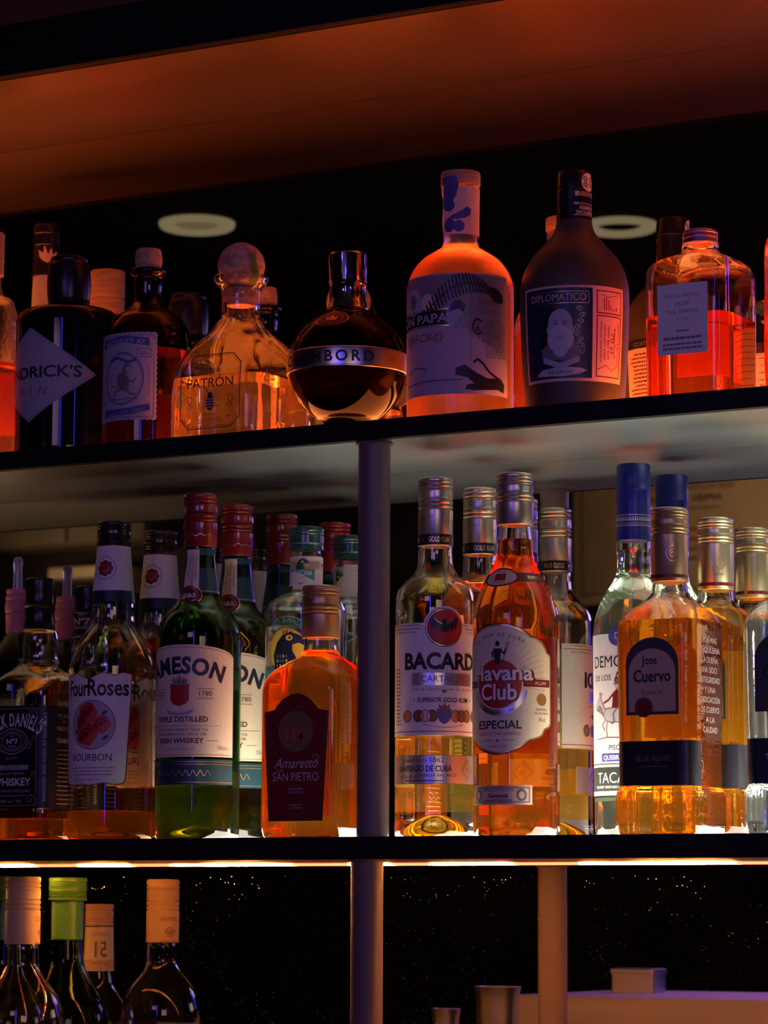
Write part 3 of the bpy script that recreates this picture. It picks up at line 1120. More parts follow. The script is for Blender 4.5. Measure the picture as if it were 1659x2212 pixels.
c = Canvas()
c.poly([(x_ * 0.8, y_ * 0.8) for x_, y_ in pts], P_DRED, 0)
c.lines(0, 20, -34, 14, 36, 1.0, INK_L, 1)
c.wrap('back_label', b_, P, 62, 0, 39 * 4 - 0.86 * 10.5 * 2)

# ---- white-labelled gold rum
BAC = [(300, 11.5), (300, 11.5), (255, 12.5), (245, 14.3), (236, 14.6), (229, 15.6), (221.2, 20.2), (215.3, 26.4), (208.2, 31.8), (203, 33.2), (197, 33.7), (190, 33.7), (30, 33.7), (14, 33.8), (6, 34.2), (2.5, 33.6)]


def bat_rum(label, x, y, level, phi, tint):
    b_ = bottle(label, x, y, ZM, GM)
    _, P = glass_body(b_, BAC, GLASS, level, punt=20)
    liquid(b_, P, level, tint, base=22)
    screw_cap(b_, 246, 304.8, 14.8, CAP_SILVER, 0.50)
    N = Prof([(300, 14.9), (246, 14.9)])
    c = Canvas()
    c.rect(-47.5, -4.6, 47.5, 4.6, P_BLACK, 0)
    for k in (-30, 0, 30):
        c.text('GOLD RUM', k, -2.2, 4.4, GOLD, 1, w=19, bold=1)
        c.poly([(k + 14, 0), (k + 15, 1), (k + 16, 0), (k + 15, -1)], GOLD, 1)
    for k in (-16, 16):
        pts = [(k - 11 + i * 0.75, 14 + i * 0.22 + 1.7 * math.sin(i * 1.1) * (1.3 if i % 5 == 0 else 0.6)) for i in range(30)]
        c.line(pts, 0.35, INK_BR, 1)
        c.rect(k - 1, 9, k + 5, 9.3, INK_BR, 1)
    c.wrap('cap_band', b_, N, 251.2, phi, off=0.25)
    c = Canvas()
    c.rect(-60, -47, 60, 47, P_WHITE, 0)
    c.ell(0, 43, 18, 18, P_WHITE, 0.6)
    c.ell(0, 43, 16.2, 16.2, P_BLACK, 1.5)
    c.ringe(0, 43, 15.4, 15.4, 0.6, GOLD, 2.5)
    c.ell(0, 43, 14.2, 14.2, P_RED, 2.2)
    # bat emblem
    wing = [(0, 1), (2, 3), (5, 4), (9, 8), (12, 7), (11.5, 2), (10, -3), (8, -1), (6.5, -5), (4.5, -2), (3, -6), (1.5, -4)]
    c.poly([(x_, 44 + y_) for x_, y_ in wing], P_NAVY, 3)
    c.poly([(-x_, 44 + y_) for x_, y_ in wing[::-1]], P_NAVY, 3)
    c.ell(0, 44, 2.4, 5.5, INK, 3.5, 16)
    c.poly([(-1.8, 48), (-1.6, 51), (0, 49.5), (1.6, 51), (1.8, 48)], INK, 3.6)
    c.line([(-9, 51), (-5, 47.5), (-2, 46)], 0.3, SILVER, 4)
    c.line([(9, 51), (5, 47.5), (2, 46)], 0.3, SILVER, 4)
    for sx in (-1, 1):
        c.rect(sx * 39 - 19, 42, sx * 39 + 19, 42.5, P_DRED, 1)
        c.text('ESTABLISHED IN 1862', sx * 38, 38.6, 1.6, INK, 1, w=28)
    c.rect(-60, 44.8, 60, 45.6, GOLD, 1)
    c.text('BACARDI', 0, 8.5, 13.5, INK, 1, w=73, bold=2)
    c.rect(-28, -5.5, 28, 5, SILVER, 1)
    c.text('CARTA ORO', 2, -2.6, 5.2, INK_BR, 2, w=44)
    c.line([(-30, -9), (30, -9)], 0.3, INK_BR, 1)
    for k in range(-4, 5):
        if k:
            c.curl(k * 6, -9, 1.6, 0.3, INK_BR, 1, 1 if k > 0 else -1, 1)
    c.poly([(-3, -9.5), (3, -9.5), (0, -12.5)], INK_BR, 1)
    c.text('SUPERIOR GOLD RUM', 0, -19.5, 3.8, INK, 1, w=46, bold=1)
    for sx in (-1, 1):
        c.ell(sx * 26, -17.7, 0.7, 0.7, INK, 1, 8)
    for i, k in enumerate((-33, -22, -16, -10, 10, 16, 22, 33)):
        c.ell(k, -31, 4.8, 5.2, (COPPER, INK_BR)[i % 2], 1 + 0.3 * (i % 3), 20)
        c.ringe(k, -31, 4.8, 5.2, 0.5, INK, 2.2 + 0.3 * (i % 3), 20)
    c.poly([(-6, -25), (6, -25), (6.5, -31), (3.5, -36), (0, -38), (-3.5, -36), (-6.5, -31)], P_BLUE, 2.5)
    c.poly([(-4, -25), (-5, -21), (-2, -23), (0, -20), (2, -23), (5, -21), (4, -25)], INK_BR, 2.6)
    c.line([(-18, -38), (-8, -40), (0, -40.6), (8, -40), (18, -38)], 0.5, INK_BR, 1)
    c.rect(-60, -44.2, 60, -43.6, P_DRED, 1)
    c.lines(-46, 8, -38, 16, 9, 1.0, INK_BR, 1)
    c.wrap('front_label', b_, P, 131.5, phi)
    c = Canvas()
    c.rect(-56, -12, 56, 12, SILVER, 0)
    c.frame(-56, -12, 56, 12, 0.5, INK_BR, 1)
    c.text('ESTABLECIDO EN', -17, 6.2, 2.6, INK, 1, w=24)
    c.text('1862', 3, 6.0, 4.4, INK, 1, w=13)
    c.text('SANTIAGO DE CUBA', -9, -1.6, 4.8, INK, 1, w=50, bold=1)
    c.text('FAMILIA BACARDI', 4, -6, 2.4, INK, 1, w=32)
    c.lines(-8, -9.8, -9.8, 1, 40, 0.9, INK, 1)
    c.poly([(25, 0), (32, 10), (39, 0), (32, -10)], INK_BR, 1)
    c.poly([(27.5, 0), (32, 6.5), (36.5, 0), (32, -6.5)], SILVER, 2)
    c.ell(32, 0, 2.4, 2.4, INK_BR, 3, 16)
    for k in range(-30, -12, 5):
        c.curl(k, -6.5, 1.8, 0.4, INK, 1, 1)
    c.wrap('foot_label', b_, P, 56, phi - 16)
    c = Canvas()
    c.text('1862', 0, 0, 9, GLASS, 0, w=26)
    c.wrap('embossed_date', b_, P, 29, phi - 20, off=0.8)
    # back label with a cooper rolling a barrel
    c = Canvas()
    c.rect(-30, -44, 30, 44, P_CREAM, 0)
    c.frame(-29, -43, 29, 43, 0.4, INK, 1)
    c.text('RON DE AGED & CARTA', 0, 38, 2.2, INK, 1, w=48)
    c.ringe(0, 20, 17, 15, 0.4, INK_BR, 1, 30, 0, 180)
    c.ell(7, 9, 7, 7, INK_G, 1, 24)
    for rr in (5.5, 3.8, 2.0):
        c.ringe(7, 9, rr, rr, 0.6, P_CREAM, 2, 24)
    c.ell(-3, 27, 2.4, 2.6, INK_G, 1, 14)
    c.poly([(-6, 24), (-1, 25), (3, 18), (2, 16), (-3, 19), (-5, 14), (-9, 15)], INK_G, 1.2)
    c.poly([(-9, 15), (-5, 14.5), (-5, 3), (-8, 3)], INK_G, 1)
    c.poly([(-8, 15), (-11, 9), (-13, 3), (-10, 3), (-7, 10)], INK_G, 1)
    c.text('ELABORÉ SELON', 0, -4, 2.2, INK, 1, w=30)
    c.text('LA RECETTE DES BACARDI', 0, -8, 2.2, INK, 1, w=40)
    c.lines(0, -16, -40, 9, 46, 1.1, INK, 1)
    c.wrap('back_label', b_, P, 131.5, phi + 165)
    return b_


bat_rum('white-labelled gold rum bottle with bat emblem, front row beside the column', -0.0045, -0.113, 84, 42, GOLD_L)
bat_rum('second gold rum bottle with a gold rum cap band, behind the two front rums', -0.0012, -0.039, 222, 44, AMBER)

# ---- amber rum, red disc
HAV = [(299, 12), (299, 12), (260, 13), (246.8, 14.6), (232.4, 15.9), (222.6, 19.3), (214, 24), (205.2, 28.6), (196, 32), (187.7, 34.0), (178, 35), (170, 35), (20, 35), (8, 35), (2.5, 34)]
b_ = bottle('amber rum bottle with red disc label, front row, right of the bat label', 0.0741, -0.118, ZM, GM)
_, P = glass_body(b_, HAV, GLASS, 247, punt=9)
liquid(b_, P, 247, RUM)
screw_cap(b_, 259, 302.7, 15.5, CAP_SILVER, 0.40)
c = Canvas()
half = [(0, 52.5), (9, 52), (18, 49), (26, 44), (28, 42), (32, 41.5), (38, 38), (42, 33), (43.5, 29.5), (47, 28), (48, 26), (48, -28), (46, -31), (41, -33), (38, -38), (33, -40.5), (27, -42), (18, -48), (9, -51.5), (0, -53)]
full = half + [(-x_, y_) for x_, y_ in half[::-1][1:-1]]
c.poly([(x_ * 1.035, y_ * 1.03) for x_, y_ in full], P_DRED, 0)
c.poly([(x_ * 1.015, y_ * 1.013) for x_, y_ in full], GOLD, 0.6)
c.poly([(x_ * 0.985, y_ * 0.985) for x_, y_ in full], P_CREAM, 1.2)
for k in range(26):
    a = R(-10 + 200 * k / 25)
    c.line([(24 * math.cos(a), 5 + 24 * math.sin(a)), (42 * math.cos(a), 5 + 38 * math.sin(a))], 0.4, P_BEIGE, 2)
c.text('EL RON DE CUBA', 0, 43, 3.0, INK, 2, w=46, arc=44, space=0.3)
c.rect(-47, 1.5, 47, 7.5, P_DRED, 2)
c.text('RUM', 37, 3, 3, P_CREAM, 3, w=11)
c.text('RON', -37, 3, 3, P_CREAM, 3, w=11)
c.ringe(0, 4, 26, 26, 4.6, SILVER, 2.6, 40, 195, 345)
c.text('HECHO EN CUBA', 0, -21.5, 2.4, INK, 3.4, w=30, arc=-26)
c.ell(0, 4, 21.4, 21.4, P_CREAM, 2.6)
c.ell(0, 4, 20.2, 20.2, P_RED, 3.2)
for m_, bld, lay, gr in ((P_DRED, 2, 4, 1.05), (INK_W, 1, 5, 1.0)):
    c.text('Havana', 1.5 + (0.5 if gr > 1 else 0), 7 - (0.7 if gr > 1 else 0), 12.5 * gr, m_, lay, w=56 * gr, bold=bld)
    c.text('Club', 0 + (0.5 if gr > 1 else 0), -9 - (0.7 if gr > 1 else 0), 13 * gr, m_, lay, w=33 * gr, bold=bld)
# statue on the disc
c.ell(0, 37, 1.9, 2.3, INK, 4, 14)
c.poly([(-3.5, 33), (3.5, 33), (2.8, 26), (2, 20), (-2, 20), (-2.8, 26)], INK, 4)
c.poly([(3, 33), (5.5, 30), (7, 33.5), (8, 33), (6, 27.5), (3, 30)], INK, 4)
c.poly([(-3, 33), (-5.5, 29), (-4.5, 25), (-3.6, 26), (-3.6, 29)], INK, 4)
c.line([(4, 20), (9, 37)], 0.6, INK, 4)
c.line([(7.5, 37), (9, 36), (10, 38.5)], 0.5, INK, 4)
c.text('ESPECIAL', 0, -32.8, 6.6, INK, 2, w=40, bold=1)
c.text('AGED IN OAK BARRELS', 0, -38.2, 2.5, P_ROSE, 2, w=38)
c.star(0, -42.5, 1.7, INK, 2)
for sx in (-1, 1):
    c.rect(sx * 9 - 5, -42.6, sx * 9 + 5, -42.2, INK, 2)
c.text('D.O.P. CUBA', 0, -48.2, 1.9, INK, 2, w=15)
c.ell(38, -9, 5, 5, GOLD, 2, 24)
c.text('MAESTRO', 38, -18, 1.8, INK, 2, w=11)
c.text('DEL RON CUBANO', 38, -21, 1.6, INK, 2, w=14)
c.text('70 cl', 38, -27, 3, INK, 2, w=7)
c.wrap('front_label', b_, P, 120.5, 3.5)
c = Canvas()
c.rect(-46, -4, 46, 4, P_DRED, 0)
c.ell(0, 0, 15.5, 8.2, P_DRED, 0.4)
c.ell(0, 0, 14, 6.8, P_PEACH, 1)
c.rect(-5, -3, 5, 3, P_RED, 2)
c.text('HECHO EN', 0, 4, 1.4, INK, 2, w=9)
c.text('TRADICIONAL', 0, -5.2, 1.2, INK, 2, w=11)
for k in (-34, 32):
    c.text('ESPECIAL', k, -1.2, 2.4, GOLD, 1, w=18)
c.wrap('neck_label', b_, P, 213.5, -2, ycut=1.5, off=0.5)
c = Canvas()
c.rect(-29, -8, 29, 8, P_PEACH, 0)
c.frame(-27, -6.2, 27, 6.2, 0.8, INK_G, 1)
for sx in (-1, 1):
    c.ell(sx * 20, 0, 4.4, 5, INK_G, 1, 20)
    c.ell(sx * 20, 0, 2.4, 3, P_PEACH, 2, 16)
c.text('REPUBLICA DE CUBA', 0, 3, 1.8, INK, 1, w=28)
c.text('Garantia', 0, -2.2, 3.4, INK, 1, w=18, bold=1)
c.lines(0, -4.6, -4.6, 1, 28, 0.7, INK, 1)
c.wrap('duty_strip', b_, P, 33.5, 3.5)
back_label(b_, P, 118, 34, 48, P_PEACH, P_RED, n=16, phi=175)

# ---- white parrot cachaca
AGU = [(276, 12), (276, 12), (256, 13.5), (253, 14.6), (227.5, 15.0), (222.5, 18.7), (217.5, 27.0), (212.1, 34), (208, 36), (203, 36.5), (198, 36.5), (20, 36.5), (8, 36.4), (2.5, 35.6)]
b_ = bottle('clear cachaca bottle with yellow parrot print and teal cap, behind the amaretto', -0.1783, -0.0385, ZM, GM)
_, P = glass_body(b_, AGU, GLASS, 190, punt=5)
liquid(b_, P, 190, CLEAR_L)
lathe('screw_cap', b_, [(281, 12), (281, 14.6), (279.5, 15.5), (277, 15.5), (276.3, 15.0), (275.6, 15.5), (274, 15.5), (273.3, 15.0), (272.6, 15.6), (266, 15.6), (265.2, 16.2), (264.4, 15.2), (260.3, 15.6), (260, 13)], CAP_TEAL, 72, smooth=False)
N = Prof([(260, 15.0), (253, 14.7), (227.5, 15.1), (224, 17)])
parrot = [(-6, -9), (-7, -2), (-5, 4), (-2, 8), (2, 9.5), (6, 8), (9, 5.5), (8.5, 2.5), (6, 4), (3, 3), (3, 0), (5, -4), (6, -9)]
c = Canvas()
c.rect(-40, -13, 40, 13, P_WHITE, 0)
c.ell(0, 4.5, 7.5, 7, P_YEL, 1)
c.poly([(x_ * 0.75, 4 + y_ * 0.75) for x_, y_ in parrot], P_TEALDK, 2)
c.ell(1.2, 8, 1.1, 1.1, P_YEL, 3, 10)
c.ringe(0, -8, 4.2, 4.2, 0.8, P_TEALDK, 1, 20, 180, 360)
c.rect(-12, -8.6, 12, 1.2, P_TEAL, 2.4)
c.text('AGUACANA', 0, -4.2, 4.6, INK_W, 3.4, w=20, bold=1)
c.text('CACHAÇA', 0, -7.6, 2.2, P_YEL, 3.4, w=13, bold=1)
c.wrap('neck_label', b_, N, 240.5, 12)
c = Canvas()
c.ringe(0, 0, 26, 26, 0.4, INK_L, 0)
c.text('DO BRASIL', 0, 20.2, 4.6, P_TEAL, 0, w=34, arc=21, bold=1)
c.ell(0, -4, 19, 19, P_YEL, 0.5)
c.poly([(x_ * 2.0, -5 + y_ * 1.75) for x_, y_ in parrot], P_NAVY, 1.5)
for k in range(5):
    c.poly([(-3 + k * 2, 10), (-5 + k * 3, 17 - abs(k - 2)), (-2 + k * 2, 11)], P_NAVY, 1.5)
c.ell(3, 6.5, 3.4, 2.6, P_YEL, 2.5, 16)
c.ell(3.4, 6.5, 1.2, 1.2, INK, 3, 10)
for i in range(12):
    c.ell(-9 + (i % 4) * 3.2, -18 + (i // 4) * 4.2, 0.8, 1.5, (P_ROSE, INK_W, P_TEAL)[i % 3], 2.5, 8)
c.poly([(14, -20), (22, -14), (19, -6), (16, -12)], P_NAVY, 2)
c.rect(-29, -40, 29, -21, P_TEAL, 2.6)
c.text('AGUACANA', 0, -37.5, 13, P_CREAM, 3.4, w=50, bold=1)
c.wrap('printed_emblem', b_, P, 172, 3)
c = Canvas()
c.rect(-14, -11, 14, 11, P_WHITE, 0)
c.ringe(0, 0, 7, 7, 1.2, P_TEALDK, 1)
c.ell(0, 0, 5.4, 5.4, P_TEAL, 1, 24)
c.poly([(-5, 0), (0, 3.6), (5, 0), (0, -3.6)], P_YEL, 2)
c.ell(0, 0, 1.9, 1.9, P_NAVY, 3, 14)
c.wrap('back_seal', b_, N, 240.5, 200)
c = Canvas()
c.rect(-34, -62, 34, 28, P_BLACK, 0)
c.text('CACHAÇA', 0, 16, 8, INK_W, 1, w=46, arc=40)
c.lines(0, 4, -54, 14, 52, 1.6, INK_L, 1)
c.wrap('back_label', b_, P, 130, 190)

# ---- pisco with the horseman
DEM = [(310, 12), (310, 12), (255, 13.2), (249, 14.4), (222.7, 14.9), (216, 17.8), (207, 23.5), (199.2, 28.1), (191, 31.2), (183.5, 33.2), (174, 34.3), (165, 34.4), (80, 34.2), (20, 33.8), (8, 33.6), (2.5, 32.8)]
b_ = bottle('clear pisco bottle with tall cobalt blue cap and horseman label', 0.1463, -0.039, ZM, GM)
_, P = glass_body(b_, DEM, mat('pale_green_glass', (0.86, 0.97, 0.88), 0.0, trans=1, ior=1.42, bump=(25, 0.12, (1, 1, 1))), 242, punt=12)
liquid(b_, P, 242, CLEAR_L)
lathe('cap_sleeve', b_, [(315.7, 11), (315.7, 13.5), (314.5, 14.2), (300, 14.3), (294.5, 14.3), (294, 14.5), (292.8, 14.5), (292.3, 14.3), (280, 14.4), (250.6, 14.7), (250.2, 14.4), (250.2, 13)], CAP_BLUE, 64, smooth=False)
N = Prof([(315, 14.3), (250, 14.7)])
c = Canvas()
for yy in (0, 4.6, 9.4):
    c.rect(-45, yy, 45, yy + 0.45, SILVER, 0)
for k in range(-22, 23):
    c.poly([(k * 2 - 0.7, 5.4), (k * 2 + 0.7, 5.4), (k * 2, 8.8)], INK_L, 0)
    c.poly([(k * 2 - 0.7, 0.9), (k * 2 + 0.7, 0.9), (k * 2 + 0.7, 2.4), (k * 2 - 0.7, 3.8)], INK_G, 0)
c.wrap('cap_border', b_, N, 262, 0, off=0.2)
c = Canvas()
c.rect(-46, -54, 46, 54, P_WHITE, 0)
c.ell(0, 52, 8.4, 8.4, P_BLUE, 1)
c.text('D', 0, 49.3, 5.6, INK_W, 2, w=5)
c.text('DEMONIO', 0, 26, 9.6, INK, 1, w=58)
c.text('DE LOS', -16, 15, 4.6, INK, 1, w=20)
c.text('ANDES', 12, 14, 8, INK, 1, w=30)
# horse and rider, pen drawing
c.poly([(-14, -14), (-12, -9), (-4, -8), (8, -9), (13, -13), (12, -19), (4, -20), (-8, -20)], INK_L, 1)
c.line([(-14, -14), (-12, -9), (-4, -8), (8, -9), (13, -13), (12, -19), (4, -20), (-8, -20), (-13, -17), (-14, -14)], 0.5, INK_BR, 1.6)
c.poly([(-12, -10), (-17, -2), (-19, 2), (-22, -1), (-25, -8), (-23, -10), (-20, -6), (-17, -8), (-14, -15)], INK_L, 1)
c.line([(-12, -10), (-17, -2), (-19, 2), (-22, -1), (-25, -8), (-23, -10), (-20, -6), (-17, -8), (-14, -15)], 0.5, INK_BR, 1.6)
c.line([(-19, 2), (-20, 5), (-18, 3), (-16, 5), (-17, 1)], 0.5, INK_BR, 1.6)
for lg in ([(-12, -18), (-16, -22), (-13, -27)], [(-10, -19), (-11, -26), (-10, -32), (-12, -33)], [(9, -19), (8, -25), (11, -29), (9, -33)], [(12, -18), (14, -24), (13, -29), (15, -32)]):
    c.line(lg, 1.3, INK_L, 1)
    c.line(lg, 0.5, INK_BR, 1.8)
c.line([(13, -12), (18, -15), (19, -22), (17, -27), (20, -29)], 0.7, INK_BR, 1.6)
c.poly([(-5, -8), (-4, 4), (-1, 7), (4, 6), (6, 0), (4, -8)], P_DRED, 2)
c.line([(-4, 3), (-9, -2), (-14, -4)], 1.3, P_DRED, 2)
c.line([(0, -8), (-4, -13), (-3, -20), (-6, -21)], 1.5, INK_G, 2.2)
c.ell(0.5, 10, 2.4, 2.8, INK_L, 2, 14)
c.ringe(0.5, 10, 2.4, 2.8, 0.4, INK_BR, 2.6, 14)
c.poly([(-4, 11.5), (5, 11.5), (3, 13), (2.5, 15.5), (-1.5, 15.5), (-2, 13)], INK_BR, 3)
c.line([(-24, -34), (-10, -32.5), (4, -33), (20, -31), (27, -33)], 0.8, INK_G, 1)
c.text('PISCO', -1, -43, 4, INK, 1, w=16)
c.rect(-17, -52.5, 17, -45.8, P_BLUE, 1)
c.text('QUEBRANTA', 0, -51, 3.8, INK_W, 2, w=29, bold=1)
c.wrap('front_label', b_, P, 115.5, 1)
c = Canvas()
c.rect(-46, -10, 46, 10, mat('dark_olive_paper', (0.03, 0.035, 0.025), 0.5), 0)
c.rect(-46, 10, 46, 12, INK_W, 0)
c.rect(-46, -13.5, 46, -10, INK_W, 0)
c.text('TACAMA', 0, -3.2, 8.6, INK_W, 1, w=46)
c.text('THE FIRST VINEYARD OF SOUTH AMERICA', 0, -7.6, 2, INK_W, 1, w=52)
c.wrap('winery_label', b_, P, 48.5, 1)
back_label(b_, P, 118, 26, 42, P_WHITE, n=14)

# ---- square tequilas
CUE = [(261, 12), (261, 12), (206, 13), (202.7, 14.3), (198, 15), (195.1, 15.8), (191.5, 18.5, 18.5, 17.5), (186.5, 24, 24, 20), (181, 29.5, 29.5, 18), (174.5, 33.6, 33.6, 15), (167, 35, 35, 13), (160, 35, 35, 12), (95, 34.4, 34.4, 12), (40, 34.0, 34.0, 12), (37.5, 34.2, 34.2, 12), (34.5, 36, 36, 13), (31, 36.6, 36.6, 13), (8, 36.6, 36.6, 13), (2.5, 35.6, 35.6, 13)]


def tequila(label, x, y, level, tint, cap, dark=False):
    b_ = bottle(label, x, y, ZM, GM)
    _, P = glass_body(b_, CUE, GLASS_WAVY, level, punt=2)
    liquid(b_, P, level, tint, base=11)
    screw_cap(b_, 204.8, 265.3, 15.0, cap, 0.62)
    N = Prof([(240, 15.1), (205, 15.1)])
    c = Canvas()
    c.rect(-46, -1.4, 46, 1.4, P_DRED, 0)
    c.wrap('cap_stripe', b_, N, 209, 0, off=0.2)
    c = Canvas()
    c.ringe(0, 0, 5.5, 6.5, 0.5, GOLD, 0, 20)
    c.curl(0, 0, 4, 0.6, GOLD, 0.4, 1, 1.6)
    c.poly([(-1, 6), (0, 9), (1, 6)], GOLD, 0)
    c.text('CUERVO', 0, -11, 1.6, INK_BR, 0, w=9)
    c.wrap('cap_crest', b_, N, 227, 35, off=0.25)
    pap = P_GREY if dark else P_BEIGE
    c = Canvas()
    arch = [(23 * math.cos(R(a)), 10 + 21 * math.sin(R(a))) for a in range(0, 181, 9)]
    c.poly([(-23, -31), (23, -31)] + arch, mat('dark_grey_paper', (0.05, 0.045, 0.05), 0.5), 0)
    arch = [(20.5 * math.cos(R(a)), 3 + 19 * math.sin(R(a))) for a in range(0, 181, 9)]
    c.poly([(-20.5, -28.5), (20.5, -28.5)] + arch, mat('smoke_paper', (0.06, 0.05, 0.07), 0.5) if dark else pap, 1)
    c.text('Jose', -2, 9.5, 6.8, INK, 2, w=13, bold=1)
    c.text('Cuervo', 0, -4.5, 9.5, INK, 2, w=33, bold=1)
    c.text('Especial', 0, -15, 4.4, INK_BR, 2, w=19)
    c.ell(-7.5, -25, 8, 8, P_DRED, 2.6)
    c.ringe(-7.5, -25, 7, 7, 0.4, INK_BR, 3.4)
    c.wrap('front_label', b_, P, 126.5, 0)
    c = Canvas()
    c.rect(-37, -17.7, 46, 17.7, P_BLACK if not dark else P_NAVY, 0)
    c.text('BLUE AGAVE' if not dark else 'SILVER', 0, 1.5, 4.4, INK_G if not dark else INK_L, 1, w=30)
    c.lines(0, -3, -3, 1, 28, 0.7, INK_G, 1)
    c.ringe(45, -2, 5, 5, 0.6, SILVER, 1, 20)
    c.wrap('band_label', b_, P, 57, 0)
    c = Canvas()
    for i, t_ in enumerate(('POR MAS', 'TEQUILERIA', 'LA DUEÑA', 'HA SIDO', 'INTEGRIDAD', 'Y UNA', 'DEDICACIÓN', 'DE CUERVO', 'A LA', 'CALIDAD')):
        c.text(t_, 0, 36 - i * 8, 4.6, INK_L, 0, w=3.6 * len(t_) + 3)
    c.wrap('side_print', b_, P, 118, 0, 22.4 + 0.5 * math.pi * 12 + 23)
    c = Canvas()
    arch = [(25 * math.cos(R(a)), 24 + 14 * math.sin(R(a))) for a in range(0, 181, 9)]
    c.poly([(-25, -38), (25, -38)] + arch, P_CREAM if not dark else P_GREY, 0)
    c.lines(0, 26, -32, 14, 38, 1.1, INK_BR, 1)
    c.wrap('back_label', b_, P, 118, 0, 4 * 23 + math.pi * 12)
    return b_


tequila('square gold tequila bottle with dark arched label, front row', 0.2139, -0.1145, 172, AMBER, CAP_BRONZE)
tequila('gold tequila bottle with gold screw cap directly behind the dark-labelled one', 0.2214, -0.039, 188, GOLD_L, CAP_GOLD)
tequila('clear silver tequila bottle cut by the right edge of the photo', 0.3248, -0.113, 168, CLEAR_L, CAP_SILVER, True)

# ---- pink pourer bottle at far left
b_ = bottle('dark bottle with ridged pink collar and clear pourer at far left', -0.4985, -0.040, ZM, GM)
_, P = glass_body(b_, [(226, 8), (226, 8), (200, 9), (195.2, 12.3), (184.7, 19.7), (172, 27), (162.7, 31), (150, 35), (140, 36), (10, 36), (3, 35)], GLASS_BROWN, 120, n=48)
liquid(b_, P, 120, RUM)
lathe('collar', b_, [(240, 8), (240, 10), (236, 10.3), (235, 9.6), (234, 10.6), (230, 11), (229, 10.4), (228, 11), (218, 11.1), (217, 10.4), (216, 11.1), (214, 11), (205, 10.4), (197, 9.6), (196.5, 7)], CAP_PINK, 48)
lathe('pour_spout', b_, [(270.8, 2.6), (270.8, 2.6), (270, 3.8), (258, 4.2), (240.3, 4.6), (240.3, 4.6), (240.2, 3)], mat('clear_plastic', (0.9, 0.9, 0.95), 0.12, trans=0.8, ior=1.4), 32)

# ------------------------------------------------------------------ upper shelf
# clear bottle with wooden cap at the left edge
b_ = bottle('glowing peach bottle with wooden cap cut by the left edge of the photo', -0.4989, -0.100, ZU, GU)
_, P = glass_body(b_, [(194, 14), (194, 14), (172, 16), (166, 18.4), (161.8, 26), (155, 29), (148.5, 31), (139.6, 32.1), (130, 32.3), (20, 32.3), (10, 32.2), (3, 31)], GLASS_ROUGH, 100)
liquid(b_, P, 100, PEACH_L)
lathe('wooden_cap', b_, [(226.5, 12), (226.5, 16.8), (225, 17.5), (203, 17.5), (202.4, 16.9), (201.8, 17.6), (199, 17.6), (198, 16.6), (197, 17.4), (186, 17.4), (185.5, 14)], WOOD_CAP, 64, smooth=False)
back_label(b_, P, 66, 40, 30, P_PEACH, P_ROSE, n=10)

# black gin with diamond label
b_ = bottle('black apothecary gin bottle with pale diamond label', -0.4015, -0.100, ZU, GU)
HEN = [(176, 15), (176, 15), (154, 17), (150, 18.5), (146, 24), (143, 35), (140, 43), (135, 46.6), (129, 48), (122, 48), (20, 48), (8, 48), (2, 46.5)]
bm = bmesh.new()
loft(bm, smooth_prof(HEN), 64)
finish('glass_body', bm, GLASS_BLACK, b_, angle=50)
P = Prof(HEN)
lathe('stopper', b_, [(192.7, 14), (192.7, 16.6), (191, 17.4), (187, 17.6), (186, 18.6), (184, 19.2), (153, 19.4), (151, 18.8), (150.5, 15)], CAP_BLACK, 64)
c = Canvas()
c.poly([(-65, 0), (0, 44), (65, 0), (0, -44)], P_GREY, 0)
for a_, b2 in (((-62, 0), (0, 41.6)), ((0, 41.6), (62, 0)), ((62, 0), (0, -41.6)), ((0, -41.6), (-62, 0))):
    c.line([a_, b2], 0.4, INK_G, 1)
c.text("HENDRICK'S", 0, -3, 10.5, INK, 1, w=102, bold=1)
c.text('GIN', 2, -19, 7.5, INK_G, 1, w=34, space=0.9)
c.wrap('front_label', b_, P, 76, -9)

# brown gin with cork and stamp label
b_ = bottle('dark brown gin bottle with cork stopper and stamp-edged lilac label', -0.3125, -0.100, ZU, GU)
MON = [(172.5, 9.5), (172.5, 15.8), (170.5, 16.5), (168, 15.8), (165.5, 12.9), (160, 12.8), (141.8, 13.1), (135.3, 19.0), (126.7, 31), (120, 35.8), (113.8, 38.8), (105, 40.2), (96, 40.4), (20, 40.4), (8, 40.4), (2, 39)]
_, P = glass_body(b_, MON, GLASS_BROWN, 95, t=3)
lathe('cork', b_, [(191.3, 8), (191.3, 10.6), (190, 11.3), (173.2, 11), (173, 10.6), (166, 9.4), (165.8, 6)], CORK, 48)
liquid(b_, P, 95, RUM)
c = Canvas()
ed = []
n_ = 26
for i in range(n_):
    ed.append((-32 + 64 * i / n_, 39.5 + (0.9 if i % 2 else 0)))
for i in range(n_ + 6):
    ed.append((32 + (0.9 if i % 2 else 0), 39.5 - 79 * i / (n_ + 6)))
for i in range(n_):
    ed.append((32 - 64 * i / n_, -39.5 - (0.9 if i % 2 else 0)))
for i in range(n_ + 6):
    ed.append((-32 - (0.9 if i % 2 else 0), -39.5 + 79 * i / (n_ + 6)))
c.poly(ed, P_GREY, 0)
c.frame(-30, -37.5, 30, 37.5, 0.5, P_BLUE, 1)
c.poly([(-26, 27), (0, 31), (26, 27), (25, 34.5), (0, 37), (-25, 34.5)], P_BLUE, 1)
c.text('MONKEY 47', 0, 30, 4.6, P_GREY, 2, w=42, bold=1, arc=120)
c.frame(14, 17, 27, 25, 0.6, P_BLUE, 1)
c.text('GIN', 20.5, 19, 3.6, P_BLUE, 1, w=8)
c.ringe(0, -2, 21, 24, 1.1, P_BLUE, 1)
c.ringe(0, -2, 19, 22, 0.5, INK_G, 1)
